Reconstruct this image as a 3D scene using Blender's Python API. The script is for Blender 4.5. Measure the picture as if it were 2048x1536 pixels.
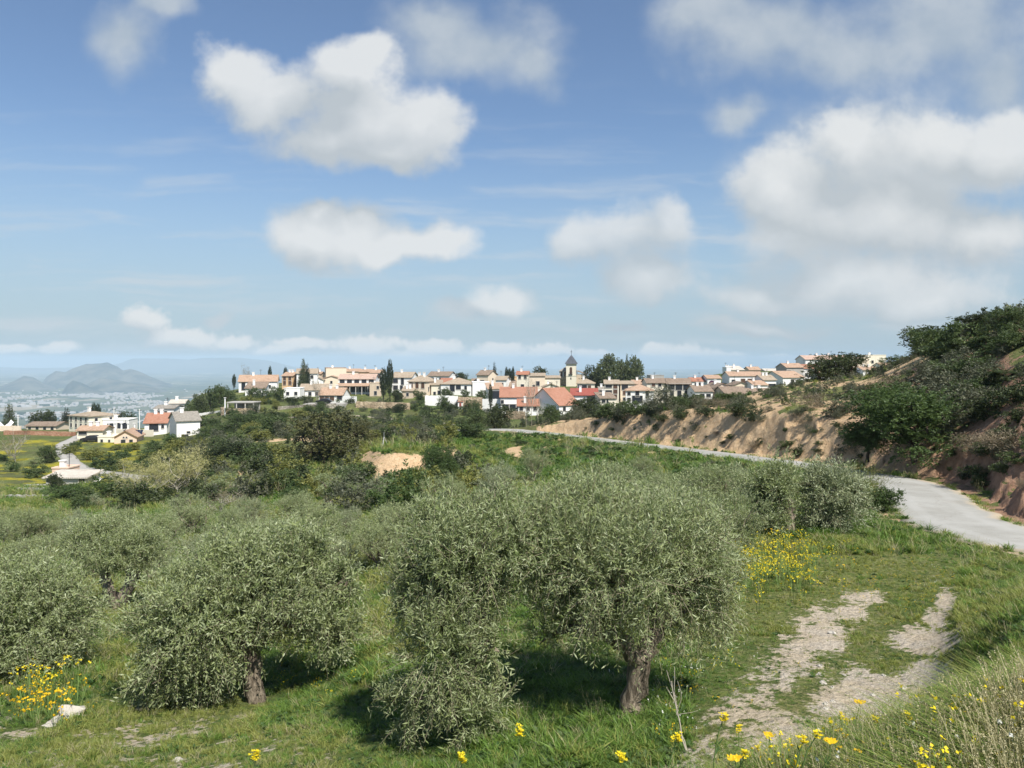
import bpy, math, numpy as np
from mathutils import Vector, Matrix

# ------------------------------------------------------------------ camera, sun, sky, exposure
sc = bpy.context.scene
for o in list(bpy.data.objects):
    bpy.data.objects.remove(o)
COL = sc.collection
F = 1538.0                      # focal length in photo pixels (photo 2048 wide)
HZ = 720.0                      # row of the true horizon
cam_d = bpy.data.cameras.new('camera'); cam = bpy.data.objects.new('camera', cam_d); COL.objects.link(cam)
cam_d.sensor_width = 36.0; cam_d.lens = 36.0 * F / 2048.0
cam_d.shift_y = -(768.0 - HZ) / 2048.0
cam_d.clip_start = 0.1; cam_d.clip_end = 80000
cam.location = (0, 0, 0); cam.rotation_euler = (math.radians(90), 0, 0)
sc.camera = cam
SUN_EL = math.radians(53); SUN_AZ = math.radians(147)     # azimuth clockwise from +Y (view direction)
sdir = Vector((math.sin(SUN_AZ) * math.cos(SUN_EL), math.cos(SUN_AZ) * math.cos(SUN_EL), math.sin(SUN_EL)))
sun_d = bpy.data.lights.new('sun', 'SUN'); sun_d.energy = 4.2; sun_d.angle = math.radians(0.5); sun_d.color = (1.0, 0.95, 0.87)
sun = bpy.data.objects.new('sun', sun_d); COL.objects.link(sun)
sun.rotation_euler = (-sdir).to_track_quat('-Z', 'Y').to_euler(); sun.location = (0, 0, 200)
sc.view_settings.view_transform = 'Standard'; sc.view_settings.look = 'None'
sc.view_settings.exposure = 0.7; sc.view_settings.gamma = 1.0
try: sc.view_settings.use_curve_mapping = False
except Exception: pass
sc.render.engine = 'CYCLES'
sc.cycles.max_bounces = 5; sc.cycles.diffuse_bounces = 2; sc.cycles.glossy_bounces = 2
sc.cycles.transmission_bounces = 3; sc.cycles.transparent_max_bounces = 6; sc.cycles.volume_bounces = 1
sc.cycles.use_denoising = True

class NB:                       # tiny node-tree builder
    def __init__(s, nt): s.nt = nt; s.N = nt.nodes; s.L = nt.links
    def node(s, t, **kw):
        n = s.N.new(t)
        for k, v in kw.items(): setattr(n, k, v)
        return n
    def put(s, sock, v):
        if v is None: return
        if hasattr(v, 'is_output') or isinstance(v, bpy.types.NodeSocket): s.L.new(v, sock)
        else:
            try: sock.default_value = v
            except Exception: sock.default_value = tuple(v) + (1,)
    def m(s, op, a, b=None, c=None, clamp=False):
        n = s.node('ShaderNodeMath', operation=op); n.use_clamp = clamp
        for i, v in enumerate((a, b, c)): s.put(n.inputs[i], v)
        return n.outputs[0]
    def v(s, op, a, b=None, scale=None):
        n = s.node('ShaderNodeVectorMath', operation=op)
        s.put(n.inputs[0], a); s.put(n.inputs[1], b)
        if scale is not None: s.put(n.inputs['Scale'], scale)
        return n.outputs['Value'] if op in ('LENGTH', 'DOT_PRODUCT') else n.outputs[0]
    def noise(s, vec, scale, detail=4, rough=.55, out='Fac', dist=0):
        n = s.node('ShaderNodeTexNoise'); s.put(n.inputs['Vector'], vec)
        n.inputs['Scale'].default_value = scale; n.inputs['Detail'].default_value = detail; n.inputs['Roughness'].default_value = rough
        n.inputs['Distortion'].default_value = dist
        return n.outputs[out]
    def mix(s, f, a, b, blend='MIX'):
        n = s.node('ShaderNodeMix', data_type='RGBA', blend_type=blend); s.put(n.inputs[0], f)
        for i, v in ((6, a), (7, b)):
            if isinstance(v, (tuple, list)): n.inputs[i].default_value = tuple(v[:3]) + (1,)
            else: s.L.new(v, n.inputs[i])
        return n.outputs[2]
    def ss(s, x, a, b):         # smoothstep
        n = s.node('ShaderNodeMapRange', interpolation_type='SMOOTHSTEP'); s.put(n.inputs[0], x)
        n.inputs[1].default_value = a; n.inputs[2].default_value = b
        return n.outputs[0]

# ---- world: Nishita sky with clouds hung in their directions
world = bpy.data.worlds.new('World'); sc.world = world; world.use_nodes = True
wt = NB(world.node_tree); wt.N.clear()
sky = wt.node('ShaderNodeTexSky', sky_type='NISHITA'); sky.sun_disc = False
sky.sun_elevation = SUN_EL; sky.sun_rotation = SUN_AZ; sky.altitude = 900; sky.air_density = 1.15; sky.dust_density = 0.15; sky.ozone_density = 2.0
tc = wt.node('ShaderNodeTexCoord'); D = tc.outputs['Generated']
sep = wt.node('ShaderNodeSeparateXYZ'); wt.L.new(D, sep.inputs[0])
ysafe = wt.m('MAXIMUM', sep.outputs[1], 0.12)
U = wt.m('DIVIDE', sep.outputs[0], ysafe); V = wt.m('DIVIDE', sep.outputs[2], ysafe)
cmb = wt.node('ShaderNodeCombineXYZ'); wt.L.new(U, cmb.inputs[0]); wt.L.new(V, cmb.inputs[1]); UV = cmb.outputs[0]
wob = wt.v('SUBTRACT', wt.noise(UV, 7, 3, .55, 'Color'), (.5, .5, .5))
wob2 = wt.v('SUBTRACT', wt.noise(UV, 24, 4, .6, 'Color'), (.5, .5, .5))
warp = wt.v('ADD', wt.v('SCALE', wob, scale=.085), wt.v('SCALE', wob2, scale=.020))
warp = wt.v('MULTIPLY', warp, (1, 1, 0))
UVW = wt.v('ADD', UV, warp)
def field(pos, blobs):          # union of soft ellipses
    acc = None
    for (px, py, rx, ry) in blobs:
        c = ((px - 1024) / F, (HZ - py) / F, 0); ir = (F / rx, F / ry, 0)
        e = wt.v('MULTIPLY', wt.v('SUBTRACT', pos, c), ir)
        f = wt.m('SUBTRACT', 1.0, wt.v('LENGTH', e))
        if acc is None: acc = f
        else:
            n = wt.node('ShaderNodeMath', operation='SMOOTH_MAX'); wt.L.new(acc, n.inputs[0]); wt.L.new(f, n.inputs[1]); n.inputs[2].default_value = .5; acc = n.outputs[0]
    return acc
CUM = [(470,135,95,75),(560,190,130,90),(700,130,120,80),(745,95,75,45),(730,230,190,110),(850,250,105,100),(660,280,130,70),(780,305,150,60),
       (620,480,115,80),(700,470,100,70),(790,500,130,50),(890,490,85,55),(640,435,50,35),
       (1570,380,125,120),(1650,430,180,120),(1780,440,210,110),(1920,300,210,95),(2010,255,110,70),(1700,300,120,80),(1960,470,140,90)]
THIN = [(950,90,200,120),(870,30,120,70),(1070,120,80,90),(240,80,95,95),(320,20,90,50),
        (1470,220,70,50),
        (1550,60,240,130),(1700,110,260,120),(1900,60,260,150),(2000,150,170,130),(1420,20,130,70),(1780,330,330,170),(1900,500,200,120),
        (1240,650,80,18),(440,620,45,20),(930,620,60,30)]
MED = [(1250,470,130,80),(1160,490,80,65),(1330,455,80,95),(1300,560,130,62),(1680,565,300,75),(1860,600,210,60),(1500,595,130,45),(1000,600,95,45),(1520,650,170,26),(1590,480,150,70),(1780,340,300,150)]
SMALL = [(290,638,66,34),(370,672,115,30),(475,684,66,20),(740,690,85,26),(870,693,85,22),(1000,705,75,20),(1090,704,60,20),(1350,712,95,24),(1310,700,45,18),(610,690,70,16),(1000,690,60,14),(120,690,60,14),(30,690,50,12),(560,705,60,14),(820,712,70,12),(1180,708,60,14),(1450,716,70,14),(1560,712,50,10)]
UVS = wt.v('ADD', UV, wt.v('SCALE', warp, scale=.42))
fS = field(UVS, SMALL); fS2 = field(wt.v('ADD', UVS, (.008, .018, 0)), SMALL)
fC = field(UVW, CUM)
fC2 = field(wt.v('ADD', UVW, (.03, .065, 0)), CUM)
fT = field(UVW, THIN)
fM = field(UVW, MED); fM2 = field(wt.v('ADD', UVW, (.02, .045, 0)), MED)
fb = wt.m('SUBTRACT', wt.noise(UV, 13, 7, .6), .5)
fbs = wt.m('SUBTRACT', wt.noise(UV, 46, 5, .62), .5)
fl = wt.m('SUBTRACT', wt.noise(UV, 6.5, 6, .5), .5)
fbq = wt.m('SUBTRACT', wt.noise(UV, 70, 4, .6), .5)
aC = wt.ss(wt.m('ADD', wt.m('ADD', fC, wt.m('ADD', wt.m('MULTIPLY', fl, .5), wt.m('MULTIPLY', fb, .32))), wt.m('ADD', wt.m('MULTIPLY', fbs, .30), wt.m('MULTIPLY', fbq, .12))), .02, .55)
aS = wt.m('MULTIPLY', wt.ss(wt.m('ADD', wt.m('ADD', fS, wt.m('MULTIPLY', fbs, 1.0)), wt.m('MULTIPLY', fbq, .7)), .0, .50), .9)
aM = wt.m('MULTIPLY', wt.ss(wt.m('ADD', wt.m('ADD', fM, wt.m('ADD', wt.m('MULTIPLY', fl, .6), wt.m('MULTIPLY', fb, .45))), wt.m('ADD', wt.m('MULTIPLY', fbs, .30), wt.m('MULTIPLY', fbq, .12))), .0, .62), .82)
aT = wt.m('MULTIPLY', wt.ss(wt.m('ADD', wt.m('ADD', fT, wt.m('MULTIPLY', fl, 1.0)), wt.m('MULTIPLY', fb, .3)), -.05, .8), .8)
# cirrus streaks low in the sky
str_v = wt.v('MULTIPLY', UV, (2.2, 22, 0))
ci = wt.ss(wt.noise(wt.v('ADD', str_v, wt.v('SCALE', wob, scale=.5)), 1.6, 5, .55), .47, .75)
ci = wt.m('MULTIPLY', wt.m('MULTIPLY', ci, wt.ss(V, .40, .10)), .62)
# the rest of the sky, outside the pictured directions: broken cloud of the same kind
zs = wt.m('MAXIMUM', sep.outputs[2], .06)
pl = wt.node('ShaderNodeCombineXYZ'); wt.L.new(wt.m('DIVIDE', sep.outputs[0], zs), pl.inputs[0]); wt.L.new(wt.m('DIVIDE', sep.outputs[1], zs), pl.inputs[1])
gn = wt.ss(wt.noise(pl.outputs[0], 1.1, 7, .55, dist=.3), .52, .68)
inview = wt.m('MULTIPLY', wt.m('MULTIPLY', wt.ss(wt.m('ABSOLUTE', U), .95, .72), wt.ss(V, .66, .5)), wt.ss(sep.outputs[1], .15, .3))
aG = wt.m('MULTIPLY', wt.m('MULTIPLY', gn, wt.m('SUBTRACT', 1.0, inview)), wt.m('MULTIPLY', wt.ss(sep.outputs[2], .0, .12), .75))
lit = wt.m('ADD', wt.m('MULTIPLY', wt.m('SUBTRACT', fC, fC2), 1.0), .10)
lit = wt.m('ADD', lit, wt.m('ADD', wt.m('MULTIPLY', fl, .9), wt.m('ADD', wt.m('MULTIPLY', fb, .6), wt.m('MULTIPLY', fbs, .25))), clamp=True)
litS = wt.m('ADD', wt.m('ADD', wt.m('MULTIPLY', wt.m('SUBTRACT', fS, fS2), 1.1), .42), wt.m('MULTIPLY', fbs, .7), clamp=True)
litM = wt.m('ADD', wt.m('ADD', wt.m('MULTIPLY', wt.m('SUBTRACT', fM, fM2), .9), .18), wt.m('ADD', wt.m('MULTIPLY', fl, .9), wt.m('MULTIPLY', fb, .7)), clamp=True)
cM = wt.mix(litM, (4.9, 5.4, 5.8), (7.6, 7.75, 7.8))
cC = wt.mix(lit, (4.9, 5.35, 5.7), (7.35, 7.55, 7.65))
cS = wt.mix(litS, (5.0, 5.6, 6.1), (7.6, 7.7, 7.7))
cT = wt.mix(wt.ss(wt.m('ADD', fl, wt.m('MULTIPLY', fb, .6)), -.3, .35), (4.1, 4.8, 5.5), (5.7, 6.15, 6.5))
skyc = wt.mix(1.0, sky.outputs[0], (.93, 1.04, 1.15), 'MULTIPLY')
skyc = wt.mix(.05, skyc, (6.0, 6.4, 6.8))
skyc = wt.mix(wt.m('MULTIPLY', wt.ss(sep.outputs[2], .30, -.02), .93), skyc, (3.85, 4.95, 5.85))
c = wt.mix(ci, skyc, (6.0, 6.4, 6.8))
c = wt.mix(aG, c, (5.6, 5.8, 6.0))
c = wt.mix(aT, c, cT)
c = wt.mix(aM, c, cM)
c = wt.mix(wt.m('MULTIPLY', aC, .94), c, cC)
c = wt.mix(aS, c, cS)
bg = wt.node('ShaderNodeBackground'); wt.L.new(c, bg.inputs[0]); bg.inputs[1].default_value = 0.066
wo = wt.node('ShaderNodeOutputWorld'); wt.L.new(bg.outputs[0], wo.inputs[0])
world.cycles.sampling_method = 'MANUAL'; world.cycles.sample_map_resolution = 512

# ------------------------------------------------------------------ helpers
rng = np.random.default_rng(7)
def P(px, py, d): return np.array(((px - 1024) / F * d, d, -(py - HZ) / F * d))
def link(o, parent=None):
    COL.objects.link(o)
    if parent is not None: o.parent = parent
    return o
def tag(o, label=None, cat=None, group=None, kind=None):
    if label: o['label'] = label
    if cat: o['category'] = cat
    if group: o['group'] = group
    if kind: o['kind'] = kind
    return o
def empty(name, loc, label, cat, group=None, rz=0):
    o = bpy.data.objects.new(name, None); o.empty_display_size = .3; o.location = [float(v) for v in loc]; o.rotation_euler = (0, 0, rz); COL.objects.link(o)
    return tag(o, label, cat, group)
def np_mesh(name, V, Fs, mats=(), mi=None, attrs=None, smooth=False, cattr=None):
    """V (n,3); Fs list of int arrays (k,3) or (k,4)."""
    me = bpy.data.meshes.new(name); V = np.asarray(V, np.float32)
    me.vertices.add(len(V)); me.vertices.foreach_set('co', V.ravel())
    Fs = [np.asarray(f, np.int32) for f in Fs if len(f)]
    nl = sum(f.size for f in Fs); npol = sum(len(f) for f in Fs)
    me.loops.add(nl); me.polygons.add(npol)
    me.loops.foreach_set('vertex_index', np.concatenate([f.ravel() for f in Fs]))
    tot = np.concatenate([np.full(len(f), f.shape[1], np.int32) for f in Fs])
    st = np.concatenate([[0], np.cumsum(tot)[:-1]]).astype(np.int32)
    me.polygons.foreach_set('loop_start', st)
    try: me.polygons.foreach_set('loop_total', tot)
    except Exception: pass
    if mi is not None: me.polygons.foreach_set('material_index', np.asarray(mi, np.int32))
    me.polygons.foreach_set('use_smooth', np.full(npol, smooth))
    for m in mats: me.materials.append(m)
    for k, a in (attrs or {}).items():
        at = me.attributes.new(k, 'FLOAT', 'POINT'); at.data.foreach_set('value', np.asarray(a, np.float32))
    for k, a in (cattr or {}).items():
        at = me.attributes.new(k, 'FLOAT_COLOR', 'POINT'); at.data.foreach_set('color', np.asarray(a, np.float32).ravel())
    me.update(calc_edges=True); me.validate(verbose=False)
    return me
def nrm(a): return a / np.maximum(np.linalg.norm(a, axis=-1, keepdims=True), 1e-9)
def sstep(x, a, b):
    t = np.clip((x - a) / (b - a), 0, 1); return t * t * (3 - 2 * t)
def _h(ix, iy, s):
    n = (ix.astype(np.int64) * 374761393 + iy.astype(np.int64) * 668265263 + s * 1274126177) & 0xffffffff
    n = ((n ^ (n >> 13)) * 1274126177) & 0xffffffff
    return ((n ^ (n >> 16)) & 0xffff) / 65535.0
def vnoise(x, y, s=0):
    ix = np.floor(x); iy = np.floor(y); fx = x - ix; fy = y - iy; fx = fx * fx * (3 - 2 * fx); fy = fy * fy * (3 - 2 * fy)
    a = _h(ix, iy, s); b = _h(ix + 1, iy, s); c2 = _h(ix, iy + 1, s); d2 = _h(ix + 1, iy + 1, s)
    return (a * (1 - fx) + b * fx) * (1 - fy) + (c2 * (1 - fx) + d2 * fx) * fy - .5
def fbm(x, y, s=0, o=4):
    r = 0; a = 1.0
    for i in range(o): r = r + a * vnoise(x * 2 ** i + 17.3 * i, y * 2 ** i - 9.1 * i, s + i); a *= .5
    return r

# ------------------------------------------------------------------ materials
def mat(name, build):
    m = bpy.data.materials.new(name); m.use_nodes = True; nb = NB(m.node_tree); nb.N.clear()
    out = nb.node('ShaderNodeOutputMaterial'); sh = build(nb); nb.L.new(sh, out.inputs[0]); return m
def prin(nb, col, rough=.8, spec=.3, bump=None, bstr=.5, bdist=.05, metal=0):
    p = nb.node('ShaderNodeBsdfPrincipled'); nb.put(p.inputs['Base Color'], col if not isinstance(col, tuple) else tuple(col) + (1,))
    nb.put(p.inputs['Roughness'], rough); p.inputs['Specular IOR Level'].default_value = spec; p.inputs['Metallic'].default_value = metal
    if bump is not None:
        b = nb.node('ShaderNodeBump'); b.inputs['Strength'].default_value = bstr; b.inputs['Distance'].default_value = bdist
        nb.L.new(bump, b.inputs['Height']); nb.L.new(b.outputs[0], p.inputs['Normal'])
    return p.outputs[0]
def wpos(nb): return nb.node('ShaderNodeNewGeometry').outputs['Position']
def opos(nb): return nb.node('ShaderNodeTexCoord').outputs['Object']
def leafmat(name, c0, c1, under=None, trans=.25, rough=.55):
    def b(nb):
        t = nb.node('ShaderNodeAttribute', attribute_name='tint').outputs['Fac']
        oi = nb.node('ShaderNodeObjectInfo').outputs['Random']
        f = nb.m('ADD', nb.m('MULTIPLY', t, .75), nb.m('MULTIPLY', oi, .25))
        col = nb.mix(f, c0, c1)
        if under: col = nb.mix(nb.node('ShaderNodeNewGeometry').outputs['Backfacing'], col, under)
        p = prin(nb, col, rough, .35)
        tr = nb.node('ShaderNodeBsdfTranslucent'); nb.L.new(nb.mix(.5, col, (c1[0] * 1.1, c1[1] * 1.2, c1[2] * .6)), tr.inputs[0])
        mx = nb.node('ShaderNodeMixShader'); mx.inputs[0].default_value = trans; nb.L.new(p, mx.inputs[1]); nb.L.new(tr.outputs[0], mx.inputs[2])
        return mx.outputs[0]
    return mat(name, b)
M = {}
M['olive'] = leafmat('olive_leaf', (.11, .155, .05), (.325, .37, .155), (.31, .355, .19), .22, .45)
M['olive_old'] = leafmat('olive_leaf_grey', (.13, .165, .075), (.31, .345, .18), (.32, .36, .22), .2, .5)
M['oak'] = leafmat('oak_leaf', (.022, .036, .012), (.070, .090, .028), None, .12)
M['oakb'] = leafmat('flowering_oak_leaf', (.040, .052, .016), (.15, .145, .055), None, .12)
M['bright'] = leafmat('bright_leaf', (.038, .070, .019), (.105, .155, .047), None, .3)
M['green'] = leafmat('green_leaf', (.040, .068, .020), (.105, .14, .045), None, .2)
M['greyshrub'] = leafmat('grey_shrub_leaf', (.060, .070, .040), (.15, .155, .095), None, .15)
M['dryshrub'] = leafmat('dry_shrub_twig', (.13, .10, .065), (.27, .22, .14), None, .1)
M['yellowgreen'] = leafmat('yellow_green_leaf', (.10, .12, .028), (.24, .24, .065), None, .25)
M['cypress'] = leafmat('cypress_leaf', (.014, .026, .012), (.042, .058, .024), None, .05)
M['pine'] = leafmat('pine_needle', (.045, .062, .026), (.12, .14, .06), None, .1)
M['poplar'] = leafmat('poplar_leaf', (.055, .078, .030), (.15, .175, .075), None, .25)
M['palegreen'] = leafmat('pale_twig', (.28, .27, .10), (.50, .47, .22), None, .2)
M['grass'] = leafmat('grass_blade', (.07, .15, .022), (.20, .305, .06), None, .35)
M['grassy'] = leafmat('yellow_grass_blade', (.16, .205, .045), (.36, .37, .11), None, .35)
M['drygrass'] = leafmat('dry_grass_blade', (.30, .27, .14), (.50, .45, .27), None, .25)
M['weed'] = leafmat('weed_leaf', (.035, .085, .020), (.085, .15, .04), None, .3)
M['petal'] = leafmat('yellow_petal', (.75, .58, .015), (.85, .72, .03), None, .3)
M['opetal'] = leafmat('orange_yellow_petal', (.75, .46, .01), (.85, .58, .02), None, .3)
M['white_petal'] = leafmat('white_petal', (.75, .75, .68), (.85, .85, .8), None, .2)
def bark(c0, c1, sc_=14):
    return lambda nb: (lambda p: prin(nb, nb.mix(nb.ss(nb.noise(nb.v('MULTIPLY', p, (1, 1, .3)), sc_, 6, .65), .35, .68), c0, c1), .9, .15,
                                      nb.noise(nb.v('MULTIPLY', p, (1, 1, .25)), sc_ * 1.6, 6, .7), 1.0, .06))(opos(nb))
M['bark'] = mat('olive_bark', bark((.11, .088, .065), (.42, .35, .265)))
M['darkbark'] = mat('dark_bark', bark((.04, .032, .025), (.14, .11, .085)))
M['palebark'] = mat('pale_bark', bark((.25, .23, .18), (.52, .49, .41), 4))
M['twig'] = mat('twig', lambda nb: prin(nb, (.25, .22, .15), .8, .2))
M['stem'] = mat('green_stem', lambda nb: prin(nb, (.16, .24, .07), .7, .3))
M['drystem'] = mat('dry_stem', lambda nb: prin(nb, (.42, .38, .30), .85, .2))
def wallm(name, c, dirt=.25):
    def b(nb):
        p = opos(nb)
        n = nb.noise(p, .5, 5, .6); n2 = nb.noise(nb.v('MULTIPLY', p, (1, 1, .22)), 1.7, 5, .65)
        col = nb.mix(nb.m('MULTIPLY', nb.ss(n2, .45, .8), dirt), c, tuple(v * .62 for v in c))
        col = nb.mix(nb.m('MULTIPLY', nb.ss(n, .4, .75), dirt), col, (c[0] * .86, c[1] * .80, c[2] * .72))
        return prin(nb, col, .9, .15, nb.noise(p, 9, 3), .2, .03)
    return mat(name, b)
WALL = {'w': wallm('white_wall', (.84, .83, .80)), 'c': wallm('cream_wall', (.75, .69, .57)), 'p': wallm('peach_wall', (.75, .63, .49)),
        'o': wallm('orange_wall', (.68, .46, .27)), 't': wallm('tan_wall', (.56, .46, .35), .4), 'y': wallm('pale_yellow_wall', (.80, .74, .60)),
        'g': wallm('grey_wall', (.50, .49, .46), .4), 'k': wallm('pink_wall', (.76, .56, .44)), 's': wallm('cement_wall', (.42, .40, .37), .5)}
def roofm(name, c0, c1):
    def b(nb):
        p = opos(nb)
        col = nb.mix(nb.ss(nb.noise(p, 2.4, 6, .7), .32, .68), c0, c1)
        col = nb.mix(nb.m('MULTIPLY', nb.ss(nb.noise(p, .5, 4, .6), .5, .75), .45), col, tuple(v * .55 for v in c0))
        w = nb.node('ShaderNodeTexWave', wave_type='BANDS', bands_direction='X'); nb.L.new(p, w.inputs[0]); w.inputs['Scale'].default_value = 1.3; w.inputs['Distortion'].default_value = .6
        return prin(nb, col, .9, .15, w.outputs['Fac'], .6, .08)
    return mat(name, b)
ROOF = {'o': roofm('orange_tile', (.35, .225, .15), (.50, .36, .26)), 'r': roofm('red_tile', (.32, .14, .09), (.42, .21, .14)), 't': roofm('tan_tile', (.29, .23, .165), (.45, .37, .28)),
        'b': roofm('brown_tile', (.18, .13, .095), (.34, .265, .20)), 'k': roofm('pink_tile', (.42, .29, .22), (.55, .41, .33)), 'g': roofm('grey_tile', (.22, .20, .17), (.36, .33, .28)),
        'd': roofm('maroon_tile', (.28, .075, .055), (.38, .12, .09)), 's': roofm('slate_tile', (.07, .08, .095), (.14, .15, .17)), 'l': roofm('light_terrace', (.50, .45, .38), (.62, .56, .48)),
        'R': roofm('bright_orange_tile', (.33, .155, .098), (.41, .22, .155))}
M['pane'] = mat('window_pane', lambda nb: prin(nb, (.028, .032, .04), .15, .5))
M['shutter'] = mat('brown_shutter', lambda nb: prin(nb, (.10, .055, .035), .6, .3))
M['frame'] = mat('window_frame', lambda nb: prin(nb, (.55, .52, .47), .7, .3))
M['iron'] = mat('dark_iron', lambda nb: prin(nb, (.035, .035, .04), .5, .4))
M['metal'] = mat('galvanised_metal', lambda nb: prin(nb, nb.mix(nb.noise(opos(nb), 6, 3), (.45, .45, .44), (.62, .62, .60)), .5, .4, metal=.4))
M['solar'] = mat('solar_panel', lambda nb: prin(nb, (.02, .028, .05), .15, .6))
M['concrete'] = mat('pale_concrete', lambda nb: prin(nb, nb.mix(nb.noise(wpos(nb), .6, 6, .65), (.31, .295, .265), (.44, .42, .38)), .9, .15))
M['whitepaint'] = mat('white_paint', lambda nb: prin(nb, (.8, .79, .76), .7, .2))
M['carpaint'] = mat('black_car_paint', lambda nb: prin(nb, (.02, .02, .022), .25, .5))
M['rubber'] = mat('tyre_rubber', lambda nb: prin(nb, (.02, .02, .02), .9, .2))
def stonem(name, c0, c1, s=1.2):
    def b(nb):
        p = opos(nb); v = nb.node('ShaderNodeTexVoronoi'); nb.L.new(p, v.inputs[0]); v.inputs['Scale'].default_value = s
        e = nb.node('ShaderNodeTexVoronoi', feature='DISTANCE_TO_EDGE'); nb.L.new(p, e.inputs[0]); e.inputs['Scale'].default_value = s
        col = nb.mix(nb.m('MULTIPLY', nb.node('ShaderNodeSeparateColor').outputs[0], 1.0), c0, c1)
        sp = nb.N[-2]
        s2 = nb.node('ShaderNodeSeparateColor'); nb.L.new(v.outputs['Color'], s2.inputs[0])
        col = nb.mix(s2.outputs[0], c0, c1)
        col = nb.mix(nb.ss(nb.noise(p, .35, 4), .45, .7), col, tuple(x * .7 for x in c0))
        col = nb.mix(nb.ss(e.outputs[0], .06, .0), col, tuple(x * .55 for x in c0))
        return prin(nb, col, .9, .15, nb.ss(e.outputs[0], 0, .15), .8, .1)
    return mat(name, b)
M['stone'] = stonem('grey_stone_wall', (.30, .27, .22), (.44, .40, .33))
M['tanstone'] = stonem('tan_stone_wall', (.42, .32, .21), (.56, .45, .32))
M['brick'] = stonem('red_brick_wall', (.40, .20, .12), (.52, .32, .22), 3)
M['rock'] = mat('pale_rock', lambda nb: prin(nb, nb.mix(nb.noise(opos(nb), 4, 6, .7), (.34, .31, .26), (.58, .55, .49)), .9, .15, nb.noise(opos(nb), 8, 6, .7), .8, .04))

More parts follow.
